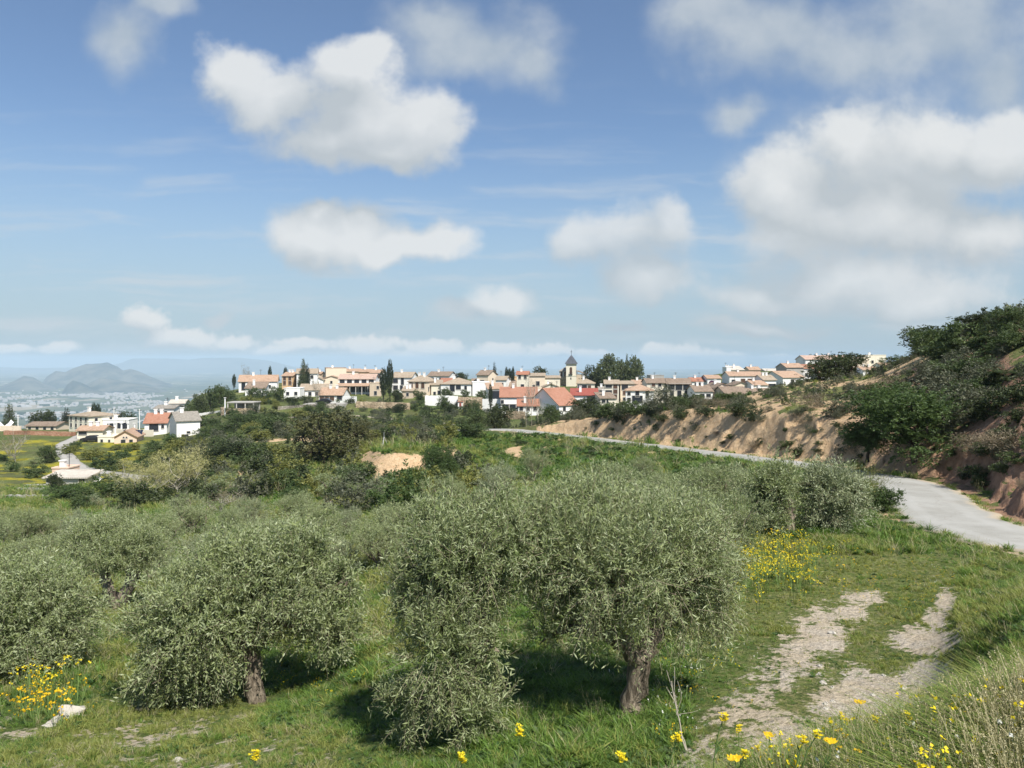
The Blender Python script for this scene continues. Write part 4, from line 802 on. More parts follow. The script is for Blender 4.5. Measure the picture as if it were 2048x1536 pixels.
for (px, base, top, w, k, lab, cat) in ((540, 772, 737, 8, 'cypress', 'slim cypress at the right end of the long white house', 'cypress tree'), (468, 778, 752, 8, 'cypress', 'small cypress at the left end of the long white house', 'cypress tree'), (607, 772, 723, 23, 'pine', 'tall pale pine between the orange house and the white house', 'pine tree'), (615, 772, 732, 16, 'pine', 'shorter pine touching the tall pale pine', 'pine tree'),
        (767, 803, 743, 17, 'cypress', 'left cypress of the dark pair beside the long red brown roofs', 'cypress tree'), (780, 803, 729, 14, 'cypress', 'right and taller cypress of the dark pair', 'cypress tree'), (571, 755, 738, 9, 'cypress', 'little dark cypress behind the orange house', 'cypress tree'), (492, 756, 739, 22, 'bare_dry', 'bare tree behind the long white house', 'tree'),
        (633, 804, 765, 26, 'bare_dry', 'bare tree before the low white house with three windows', 'tree'), (981, 820, 775, 9, 'cypress', 'slim cypress in front of the long white house with the red roof', 'cypress tree'), (1103, 816, 770, 14, 'pine', 'thin dark fir before the steep red roof', 'fir tree'), (989, 762, 729, 13, 'pine', 'dark fir behind the beige tower house', 'fir tree'), (1013, 764, 738, 7, 'cypress', 'left cypress of three on the skyline', 'cypress tree'), (1019, 764, 741, 9, 'cypress', 'middle cypress of three on the skyline', 'cypress tree'), (1026, 764, 738, 7, 'cypress', 'right cypress of three on the skyline', 'cypress tree'),
        (903, 760, 743, 20, 'oak', 'dark round tree behind the white house with brown roof, left one', 'tree'), (922, 760, 744, 30, 'oak', 'larger dark round tree behind the white house with brown roof', 'tree'), (1080, 757, 732, 26, 'oak', 'dark tree behind the beige houses left of the church', 'tree'), (892, 792, 773, 27, 'green', 'first of three clipped round trees on the white terrace', 'tree'), (931, 795, 777, 19, 'green', 'second of three clipped round trees on the white terrace', 'tree'), (962, 796, 780, 25, 'green', 'third of three clipped round trees on the white terrace', 'tree'),
        (1183, 772, 727, 42, 'oak', 'dark broad tree right of the church tower', 'tree'), (1213, 775, 711, 54, 'poplar', 'tallest leafy poplar behind the cream houses', 'poplar tree'), (1245, 772, 720, 48, 'poplar', 'middle leafy poplar behind the cream houses', 'poplar tree'), (1270, 772, 716, 42, 'poplar', 'right leafy poplar behind the cream houses', 'poplar tree'), (1254, 770, 714, 14, 'pine', 'dark fir top between the leafy poplars', 'fir tree'), (1199, 775, 740, 26, 'oak', 'dark tree under the tallest leafy poplar', 'tree'),
        (585, 806, 793, 34, 'oak', 'dark hedge like bush on top of the grey stone wall', 'bush'), (618, 804, 790, 32, 'oak', 'dark bush on the grey stone wall before the bare tree', 'bush'), (530, 805, 775, 36, 'green', 'green tree below the long white house', 'tree'), (556, 800, 770, 30, 'green', 'green tree right of the slim cypress', 'tree'), (505, 806, 774, 30, 'green', 'green tree below the white annex', 'tree'), (452, 800, 770, 40, 'green', 'green tree at the left end of the ridge', 'tree'), (525, 812, 790, 40, 'shrub_yellow', 'yellow green tree above the carport', 'tree'),
        (795, 800, 778, 30, 'oak', 'dark leafy tree right of the dark cypress pair', 'tree'), (838, 802, 778, 26, 'green', 'green tree before the beige house with brown shutters', 'tree'), (888, 822, 790, 26, 'green', 'green tree in front of the white terrace wall', 'tree'), (950, 825, 800, 32, 'green', 'broad leafy tree below the stone terrace wall', 'tree'), (800, 822, 806, 26, 'oak', 'dark bush at the foot of the tan stone wall', 'bush'), (898, 828, 806, 24, 'oak', 'dark bush below the white terrace wall', 'bush'),
        (421, 815, 770, 30, 'green', 'green tree on the ridge slope above the white parapet', 'tree'), (440, 812, 768, 30, 'green', 'tall green tree on the ridge slope left of the carport', 'tree'), (400, 822, 790, 34, 'poplar', 'pale green tree on the ridge slope above the white house', 'tree'), (375, 826, 800, 30, 'green', 'green tree behind the big white house with grey roof', 'tree')):
    d = float(np.interp(base, [740, 755, 765, 775, 790, 805, 820, 835], [330, 308, 290, 272, 246, 226, 210, 196]))
    plant(k, px, d, top, w, lab, cat)
# shrubs scattered over the slopes, zone by zone
occ = []
def scatter(n, boxes, kinds, wr, hr, label, group, dlo, dhi, seed, cat='shrub', rej=None, minsep=.55):
    r = np.random.default_rng(seed); c = 0; tries = 0
    while c < n and tries < n * 25:
        tries += 1; b = boxes[r.integers(len(boxes))]; px = b[0] + (b[2] - b[0]) * r.random(); py = b[1] + (b[3] - b[1]) * r.random()
        X, d = pick(px, py, dlo, dhi)
        if d >= dhi * .99: continue
        w = wr[0] + (wr[1] - wr[0]) * r.random() ** 1.6; D_, S, Z = road_dist(np.array([X]), np.array([d]))
        if D_[0] < HW + w * .5 + .2: continue
        if any((X - a) ** 2 + (d - b_) ** 2 < (minsep * (w + w2) * .5) ** 2 for a, b_, w2 in occ): continue
        if rej and rej(px, py, X, d): continue
        h = w * (hr[0] + (hr[1] - hr[0]) * r.random()); z = H1(X, d); occ.append((X, d, w)); c += 1
        k = kinds[r.integers(len(kinds))]
        plant(k, px, d, HZ - (z + h) / d * F, w / d * F, label, 'bush' if 'bush' in label else cat, group)
scar = lambda px, py, X, d: (745 < px < 875 and 893 < py < 968)
lane_y = lambda px: np.interp(px, [118, 126, 140, 160, 190, 225, 270, 300], [885, 905, 925, 938, 947, 952, 958, 963])
on_lane = lambda px, py, X, d: 100 < px < 310 and lane_y(px) - 6 < py < lane_y(px) + 34
scatter(62, [(1380, 745, 2040, 930), (1250, 800, 1500, 850), (1500, 770, 1800, 850)], ['shrub_grey', 'shrub_dark', 'shrub_grey', 'shrub_dry'], (.8, 2.8), (.45, .8), 'low grey green shrub on the dry slope above the road', 'shrubs on the dry slope above the road', 30, 125, 81)
scatter(46, [(1100, 845, 1900, 960)], ['shrub_grey', 'shrub_dark', 'shrub_green'], (.3, .9), (.5, .8), 'small tuft growing out of the bare cut bank', 'tufts on the bare cut bank', 25, 120, 82)
scatter(22, [(1050, 805, 1500, 842)], ['shrub_green', 'shrub_dark', 'shrub_grey'], (1.5, 3.6), (.6, .9), 'shrub along the top edge of the bare cut bank', 'shrubs along the top of the cut bank', 80, 140, 83)
scatter(70, [(370, 830, 640, 960), (720, 845, 960, 890), (480, 830, 900, 870)], ['shrub_dark', 'shrub_green', 'shrub_grey', 'shrub_yellow', 'shrub_dark', 'green', 'shrub_grey'], (1.8, 4.6), (.45, .75), 'dark scrub bush on the hillside below the village', 'scrub bushes on the hillside below the village', 70, 215, 84, rej=scar)
scatter(34, [(380, 930, 640, 1000), (640, 965, 1000, 1030)], ['shrub_green', 'shrub_grey', 'shrub_yellow', 'olive_far', 'shrub_bright'], (1.4, 3.2), (.6, 1.0), 'bush in the overgrown hollow under the huge flowering oak', 'bushes in the overgrown hollow', 35, 110, 85, rej=scar)
scatter(38, [(140, 885, 420, 985)], ['shrub_green', 'shrub_bright', 'shrub_yellow', 'shrub_green', 'green', 'shrub_yellow', 'shrub_bright'], (2.2, 5), (.45, .75), 'green bush on the slope below the pink and white houses', 'green bushes below the valley houses', 60, 190, 86, rej=on_lane)
scatter(16, [(0, 900, 130, 1010), (120, 985, 300, 1035)], ['shrub_green', 'olive_far', 'shrub_bright', 'shrub_dark'], (1.6, 4.2), (.55, .85), 'bush in the terraced meadow at the far left', 'bushes in the terraced meadow', 50, 190, 87, rej=on_lane)
scatter(14, [(900, 890, 1060, 960), (1100, 925, 1500, 970)], ['shrub_green', 'shrub_dark', 'shrub_bright', 'shrub_grey'], (.6, 1.4), (.4, .7), 'low bush on the green bank below the road', 'low bushes on the green bank', 40, 110, 88)
scatter(20, [(1800, 640, 2048, 800), (1780, 790, 2000, 860)], ['shrub_dark', 'shrub_green', 'green', 'shrub_grey'], (1.6, 3.6), (.6, .95), 'dark bush under the oaks on the hill crest', 'bushes under the crest oaks', 30, 110, 89)
scatter(44, [(560, 788, 1010, 840)], ['shrub_green', 'shrub_dark', 'shrub_grey', 'green', 'shrub_dark'], (1.6, 4.2), (.5, .8), 'bush on the terraces under the village walls', 'bushes under the village walls', 150, 232, 90)
scatter(48, [(370, 795, 560, 880), (385, 830, 520, 930)], ['shrub_dark', 'shrub_green', 'green', 'shrub_yellow', 'shrub_grey', 'shrub_green'], (2.2, 5), (.55, .9), 'bush on the steep slope left of the huge flowering oak', 'bushes on the steep left slope', 90, 222, 92, rej=lambda px, py, X, d: 392 < px < 462 and 812 < py < 848)
scatter(12, [(1880, 880, 2048, 985)], ['shrub_green', 'shrub_dark', 'shrub_dry'], (.6, 1.6), (.5, .8), 'shrub at the foot of the red earth bank by the near road', 'shrubs at the foot of the red bank', 25, 50, 91)

# ------------------------------------------------------------------ houses
def poly_mesh(name, V_, Fs_, m):
    me = bpy.data.meshes.new(name); me.from_pydata([tuple(map(float, v)) for v in V_], [], Fs_)
    for q in (m if isinstance(m, (list, tuple)) else [m]): me.materials.append(q)
    me.update(); return me
def add_box(Vs, Fs_, lo, hi):
    o = len(Vs); x0, y0, z0 = lo; x1, y1, z1 = hi
    Vs += [(x0,y0,z0),(x1,y0,z0),(x1,y1,z0),(x0,y1,z0),(x0,y0,z1),(x1,y0,z1),(x1,y1,z1),(x0,y1,z1)]
    Fs_ += [(o+3,o+2,o+1,o),(o+4,o+5,o+6,o+7),(o,o+1,o+5,o+4),(o+1,o+2,o+6,o+5),(o+2,o+3,o+7,o+6),(o+3,o,o+4,o+7)]
def slab(Vs, Fs_, quad, t):
    o = len(Vs); q = [np.array(v, float) for v in quad]; n = len(q)
    Vs += [tuple(v) for v in q] + [tuple(v - np.array((0, 0, t))) for v in q]
    Fs_.append(tuple(range(o, o + n))); Fs_.append(tuple(range(o + 2 * n - 1, o + n - 1, -1)))
    for i in range(n): j = (i + 1) % n; Fs_.append((o + j, o + i, o + n + i, o + n + j))
_win = {}
def window_meshes(w, h, kind):
    k = (round(w, 2), round(h, 2), kind)
    if k not in _win:
        V_, f = [], []; t = .09
        add_box(V_, f, (-w/2 - t, -.06, -h/2 - t), (-w/2, .05, h/2 + t)); add_box(V_, f, (w/2, -.06, -h/2 - t), (w/2 + t, .05, h/2 + t))
        add_box(V_, f, (-w/2, -.06, h/2), (w/2, .05, h/2 + t)); add_box(V_, f, (-w/2, -.10, -h/2 - t), (w/2, .05, -h/2))
        fr = poly_mesh('window', V_, f, M['frame'])
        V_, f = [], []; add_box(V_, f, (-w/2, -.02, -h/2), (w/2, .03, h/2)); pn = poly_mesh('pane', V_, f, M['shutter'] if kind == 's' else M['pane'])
        _win[k] = (fr, pn)
    return _win[k]
YD = lambda py: float(np.interp(py, [735, 745, 755, 765, 775, 790, 805, 820], [345, 328, 310, 291, 272, 246, 226, 210]))
def house(label, px0, px1, base, eave, top, roof='gx', wc='w', rc='t', dep=9, yaw=0, wins=(), d=None, chim=None, over=.35, name='house', cat='house', group=None):
    d = d or YD(base); s = d / F; w = (px1 - px0) * s; xc = ((px0 + px1) / 2 - 1024) * s
    zb = -(base - HZ) * s; ze = -(eave - HZ) * s; zt = -(top - HZ) * s; hw, hd = w / 2, dep / 2
    yc = d + hd; X = np.array([xc - hw, xc + hw, xc, xc - hw, xc + hw]); Y = np.array([d, d, d, d + dep, d + dep])
    fnd = min(0.0, float(H(X, Y).min()) - zb) - .4
    root = empty(name, (xc, yc, zb), label, cat, group, math.radians(yaw))
    h = ze - zb; rt = max(zt - ze, .15); rx, ry = hw, hd
    Vw, Fw = [], []
    if roof in ('gy', 'gx'):
        if roof == 'gx': ends = [[(-hw, -hd), (-hw, hd)], [(hw, -hd), (hw, hd)]]
        o = 0
        Vw = [(-hw,-hd,fnd),(hw,-hd,fnd),(hw,hd,fnd),(-hw,hd,fnd),(-hw,-hd,h),(hw,-hd,h),(hw,hd,h),(-hw,hd,h)]
        Fw = [(0,1,5,4),(1,2,6,5),(2,3,7,6),(3,0,4,7)]
        if roof == 'gx': Vw += [(-hw,0,h+rt),(hw,0,h+rt)]; Fw += [(7,4,8),(5,6,9)]
        else: Vw += [(0,-hd,h+rt),(0,hd,h+rt)]; Fw += [(4,5,8),(6,7,9)]
    elif roof == 'sh':           # one slope, low at the front
        Vw = [(-hw,-hd,fnd),(hw,-hd,fnd),(hw,hd,fnd),(-hw,hd,fnd),(-hw,-hd,h),(hw,-hd,h),(hw,hd,h+rt),(-hw,hd,h+rt)]; Fw = [(0,1,5,4),(1,2,6,5),(2,3,7,6),(3,0,4,7)]
    else:
        add_box(Vw, Fw, (-hw,-hd,fnd), (hw,hd,h + (rt if roof == 'fl' else 0)))
    link(bpy.data.objects.new('wall', poly_mesh('wall', Vw, Fw, WALL[wc])), root)
    Vr, Fr = [], []; o = over; t = .16
    if roof == 'gx':
        k = rt / hd; e = k * o
        for sg in (-1, 1):
            q = [(-hw-o, sg*(hd+o), h-e+t), (hw+o, sg*(hd+o), h-e+t), (hw+o, 0, h+rt+t), (-hw-o, 0, h+rt+t)]
            slab(Vr, Fr, q if sg < 0 else q[::-1], t)
    elif roof == 'gy':
        k = rt / hw; e = k * o
        for sg in (-1, 1):
            q = [(sg*(hw+o), -hd-o, h-e+t), (0, -hd-o, h+rt+t), (0, hd+o, h+rt+t), (sg*(hw+o), hd+o, h-e+t)]
            slab(Vr, Fr, q[::-1] if sg < 0 else q[::-1][::-1], t)
    elif roof == 'hip':
        r_ = max(hw - hd, .05); A = [(-hw-o,-hd-o,h+.05),(hw+o,-hd-o,h+.05),(hw+o,hd+o,h+.05),(-hw-o,hd+o,h+.05),(-r_,0,h+rt),(r_,0,h+rt)] if hw >= hd else \
            [(-hw-o,-hd-o,h+.05),(hw+o,-hd-o,h+.05),(hw+o,hd+o,h+.05),(-hw-o,hd+o,h+.05),(0,-(hd-hw),h+rt),(0,hd-hw,h+rt)]
        Vr = A + [(x, y, h - .13) for x, y, z in A[:4]]
        Fr = ([(0,1,5,4),(1,2,5),(2,3,4,5),(3,0,4)] if hw >= hd else [(0,1,4),(1,2,5,4),(2,3,5),(3,0,4,5)]) + [(1,0,6,7),(2,1,7,8),(3,2,8,9),(0,3,9,6),(6,9,8,7)]
    elif roof == 'sh':
        k = rt / dep; slab(Vr, Fr, [(-hw-o,-hd-o,h-k*o+t),(hw+o,-hd-o,h-k*o+t),(hw+o,hd+o,h+rt+k*o+t),(-hw-o,hd+o,h+rt+k*o+t)], t)
    else:                        # flat roof with a parapet coping
        for lo, hi in (((-hw-.08,-hd-.08),(hw+.08,-hd+.25)),((-hw-.08,hd-.25),(hw+.08,hd+.08)),((-hw-.08,-hd+.25),(-hw+.25,hd-.25)),((hw-.25,-hd+.25),(hw+.08,hd-.25))):
            add_box(Vr, Fr, (lo[0], lo[1], h+rt-.02), (hi[0], hi[1], h+rt+.16))
    hr = np.random.default_rng(int(px0 * 7 + base)); chim = chim if chim is not None else int(hr.integers(0, 3))
    rf = link(bpy.data.objects.new('roof', poly_mesh('roof', Vr, Fr, WALL[wc] if roof == 'fl' and rc == 't' else ROOF[rc])), root)
    for i in range(chim):
        V_, f = [], []; cx = (-.3 + .55 * i) * hw; add_box(V_, f, (cx-.35, -.1*hd-.3, h+rt*.4), (cx+.35, -.1*hd+.3, h+rt+.9)); add_box(V_, f, (cx-.45, -.1*hd-.4, h+rt+.9), (cx+.45, -.1*hd+.4, h+rt+1.05))
        link(bpy.data.objects.new('chimney', poly_mesh('chimney', V_, f, WALL['w'])), rf)
    if hr.random() < .55 and roof != 'sh':
        ax = hw * (hr.random() - .5); z0 = h + rt * .5; V_, f = [], []; add_box(V_, f, (ax-.035, -.035, z0), (ax+.035, .035, h+rt+2.0)); add_box(V_, f, (ax-.5, -.03, h+rt+1.75), (ax+.5, .03, h+rt+1.81)); add_box(V_, f, (ax-.35, -.03, h+rt+1.45), (ax+.35, .03, h+rt+1.51))
        link(bpy.data.objects.new('aerial', poly_mesh('aerial', V_, f, M['iron'])), rf)
    def put(face, u, v, ww, hh, kind):
        fr, pn = window_meshes(ww, hh, kind); o1 = bpy.data.objects.new('balcony_door' if kind == 'd' else 'window', fr); link(o1, root); link(bpy.data.objects.new('pane', pn), o1)
        z = v * h
        if face == 'F': o1.location = (-hw + u * w, -hd - .035, z)
        elif face == 'R': o1.location = (hw + .035, -hd + u * dep, z); o1.rotation_euler = (0, 0, math.pi / 2)
        else: o1.location = (-hw - .035, -hd + u * dep, z); o1.rotation_euler = (0, 0, -math.pi / 2)
    for W_ in wins:
        if isinstance(W_[1], int):
            face, cols, rows, ww, hh = W_[:5]; kind = W_[5] if len(W_) > 5 else 'p'; v0, v1 = W_[6] if len(W_) > 6 else (.05, .95); u0, u1 = W_[7] if len(W_) > 7 else (.0, 1.0)
            for i in range(cols):
                for j in range(rows): put(face, u0 + (u1 - u0) * (i + .5) / cols, v0 + (v1 - v0) * (j + .5) / rows, ww, hh, kind)
        else: put(W_[0], W_[1], W_[2], W_[3], W_[4], W_[5] if len(W_) > 5 else 'p')
    return root
hs = house
# left end of the ridge
hs('long white house with an orange tiled roof at the left end of the village', 472, 545, 784, 763, 751, 'gx', 'w', 'o', 10, 14, [('F',.12,.55,1.2,2.6),('F',.35,.6,.7,1),('F',.8,.5,.9,1.1),('R',2,1,.8,1.1)], chim=1)
hs('low white annex with a brown roof in front of the long white house', 488, 526, 790, 777, 766, 'sh', 'w', 'b', 7, 8, [('F',2,1,.8,1)])
hs('square orange house with four windows beside the tall pine', 566, 588, 771, 752, 745, 'gx', 'o', 'o', 9, -6, [('F',2,2,1.1,1.5,'s')])
hs('tall white house with a tan roof behind the tall pine', 588, 628, 772, 747, 738, 'gx', 'w', 't', 10, 12, [('F',2,2,.9,1.2),('R',2,2,.9,1.1)])
hs('small orange house behind the white one next to the pine', 628, 641, 766, 748, 744, 'gx', 'p', 'o', 7, 0, [('F',1,1,.8,1)], d=318)
hs('big peach block with a flat roof, blank to the left', 644, 684, 760, 738, 736, 'fl', 'p', 'o', 12, 16, [('R',1,1,1,1.2)], d=312)
hs('peach gabled house below the big peach block', 642, 675, 772, 757, 752, 'gy', 'p', 'o', 9, 10, [('F',1,1,.8,1)], d=290)
hs('small white gabled house left of the peach gable', 622, 644, 772, 760, 755, 'gy', 'w', 't', 8, 6, [('F',1,1,.8,1)], d=286)
hs('orange tiled house in the top row above the restaurant roofs', 684, 716, 758, 743, 738, 'gx', 'p', 'o', 9, 4, [('F',3,1,.9,1.2)], d=318, chim=1)
hs('orange house with white trim in the top row, left of the tan roofs', 718, 742, 758, 744, 739, 'gx', 'o', 'o', 9, 2, [('F',2,1,1,1.2)], d=316)
hs('white fronted house with orange roof at the right of the top row', 740, 764, 757, 746, 740, 'gx', 'w', 'o', 9, 0, [('F',2,1,1,1.3)], d=313, chim=1)
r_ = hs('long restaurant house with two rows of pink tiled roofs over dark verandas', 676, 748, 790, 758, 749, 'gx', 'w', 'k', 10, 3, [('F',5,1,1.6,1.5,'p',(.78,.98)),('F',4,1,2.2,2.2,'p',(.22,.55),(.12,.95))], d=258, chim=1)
def child_box(root, name, lo, hi, m, parent=None):
    V_, f = [], []; add_box(V_, f, lo, hi); return link(bpy.data.objects.new(name, poly_mesh(name, V_, f, m)), parent or root)
V_, f = [], []; slab(V_, f, [(-6.2,-7.6,3.15),(6.2,-7.6,3.15),(6.2,-5.0,4.0),(-6.2,-5.0,4.0)], .16); link(bpy.data.objects.new('veranda_roof', poly_mesh('veranda_roof', V_, f, ROOF['o'])), r_)
for i in range(7): child_box(r_, 'post', (-6+2*i-.1,-7.4,-3.5), (-6+2*i+.1,-7.2,3.0), M['frame'])
hs('tan rendered block right of the restaurant verandas', 736, 759, 796, 768, 766, 'fl', 't', 't', 8, 8, [('F',.5,.35,.9,1.3),('F',.7,.75,.8,1)], d=252)
hs('low white house with three brown shuttered windows and an orange roof', 639, 687, 804, 790, 777, 'gx', 'w', 'o', 8, -4, [('F',3,1,1.5,1.3,'s',(.2,.8),(.05,.65)),('F',.88,.6,1.5,1.2)], d=228)
hs('low white flat house behind the hedge on the stone wall', 566, 598, 795, 779, 777, 'fl', 'w', 't', 7, 4, [('F',2,1,.9,1)], d=242)
hs('long low white house with a tan roof behind the bare tree', 598, 652, 795, 780, 769, 'gx', 'w', 't', 8, 4, [('F',4,1,1,1.2)], d=250)
# middle of the village
hs('white two storey house with a tan roof right of the cypress pair', 786, 826, 782, 755, 745, 'gx', 'w', 't', 10, -6, [('F',.2,.75,1.6,1.5),('F',.55,.72,1,2.4),('F',.2,.25,1.6,1.5),('F',.5,.25,1,1.5),('R',2,1,1,1.3)], d=262, chim=1)
hs('beige house with brown shutters and a tan hip roof', 823, 860, 794, 763, 751, 'hip', 'p', 't', 10, -14, [('F',3,1,1.1,1.9,'s',(.55,.95)),('F',.15,.25,1.1,1.5,'s'),('R',2,1,1,1.4)], d=248)
hs('low tan gabled wing left of the beige house', 804, 826, 796, 782, 775, 'sh', 't', 't', 7, 0, [('F',1,1,.8,1)], d=244)
hs('cream house wall joined to the right of the beige house', 860, 882, 793, 770, 762, 'sh', 'c', 't', 8, 6, [('F',.7,.3,.9,1.7),('F',.3,.25,.8,1.2)], d=251)
hs('white house with a brown roof and glazed loggia on the second row', 860, 904, 768, 752, 744, 'gx', 'w', 'b', 10, -12, [('F',.25,.5,3.0,1.8),('F',.65,.5,1.6,1.8),('R',1,1,1,1.2)], d=290)
hs('wide white house with a hip tan roof behind the clipped trees', 884, 945, 793, 768, 756, 'hip', 'w', 't', 12, -4, [('F',.38,.72,1.6,2.6),('F',.58,.74,1.6,1.4),('F',.82,.7,.8,1.3),('F',.1,.3,1.0,2),('F',.25,.3,1.0,2)], d=250, chim=1)
hs('red tiled low wing left of the wide white hip roofed house', 880, 904, 790, 766, 758, 'sh', 'w', 'r', 7, 0, [('F',1,1,1,1.3)], d=258)
hs('plain white cube house without windows', 943, 977, 793, 766, 765, 'fl', 'w', 't', 9, 4, [('F',.8,.25,1,1.8)], d=250)
hs('beige tower like house with a brown roof standing above its row', 961, 986, 770, 750, 741, 'gx', 'p', 'b', 8, -24, [('F',.5,.3,1.6,1.3),('R',1,1,1,1.2)], d=286)
hs('small brown roofed house between the white cube and the beige tower house', 944, 963, 772, 764, 758, 'gx', 'g', 'b', 7, 0, [('F',1,1,.8,1)], d=288)
hs('house with a red tiled porch roof over a dark opening', 973, 1004, 798, 778, 768, 'sh', 'w', 'o', 7, 8, [('F',.5,.4,3.4,2.6),('F',.9,.6,.7,1.6)], d=240)  # wide dark pane stands for the opening, porch shade put into its colour
hs('slim white gabled house with one wide window', 995, 1016, 782, 760, 753, 'gx', 'w', 't', 8, -10, [('F',.5,.55,1.9,1.6)], d=268)
hs('house with a long brown roof right of the slim white gable', 1010, 1036, 782, 775, 763, 'gx', 'p', 'b', 8, 0, [('F',2,1,.8,.9)], d=272)
hs('cream house corner with flat roof behind the long brown roof', 1022, 1036, 770, 755, 754, 'fl', 'o', 't', 7, 0, [('F',1,1,.8,1)], d=292)
t_ = hs('slim white tower house with a small red roof and two arched openings', 1035, 1058, 782, 749, 743, 'gx', 'c', 'r', 5, -6, [('F',2,1,.9,1.5,'p',(.76,.98)),('F',.5,.3,1.1,1.2)], d=264)
hs('tall beige house block with a tan roof behind the bare poplars', 1058, 1090, 782, 752, 747, 'gx', 'p', 't', 9, 0, [('F',.55,.5,1.3,1.6),('F',.3,.3,.9,1.2)], d=276)
hs('cream house row with a flat tan roof left of the church', 1090, 1120, 785, 756, 752, 'gx', 'c', 't', 9, 0, [('F',.3,.6,.8,1.2),('F',.7,.3,.9,1.5)], d=280)
hs('house with a low cream gable in front of the church', 1086, 1118, 790, 774, 768, 'gy', 'c', 't', 8, 0, [('F',.5,.4,1,1)], d=262)
l_ = hs('long white house with a red tiled roof behind the bare poplars', 1001, 1074, 822, 794, 776, 'gx', 'w', 'R', 11, 0, [('F',3,1,2.0,1.6,'p',(.1,.45),(.05,.62)),('F',.05,.65,.8,1)], d=214, chim=1)
hs('small white annex with a lean-to red roof before the long white house', 1036, 1077, 823, 812, 801, 'sh', 'w', 'r', 4, 0, [('F',3,1,.9,1)], d=207)
hs('white lean-to with a pale slanted roof between two red roofs', 1068, 1098, 815, 795, 782, 'sh', 'w', 'l', 8, 0, [('F',1,1,.9,1)], d=219)
hs('white house with a steep bright red roof sloping down to the left', 1082, 1137, 826, 810, 778, 'gx', 'w', 'R', 13, 38, [('F',2,1,1,1.2),('R',.35,.75,1.4,1.4),('R',.65,.3,1,1.6),('R',.7,.9,.7,.9)], d=206)
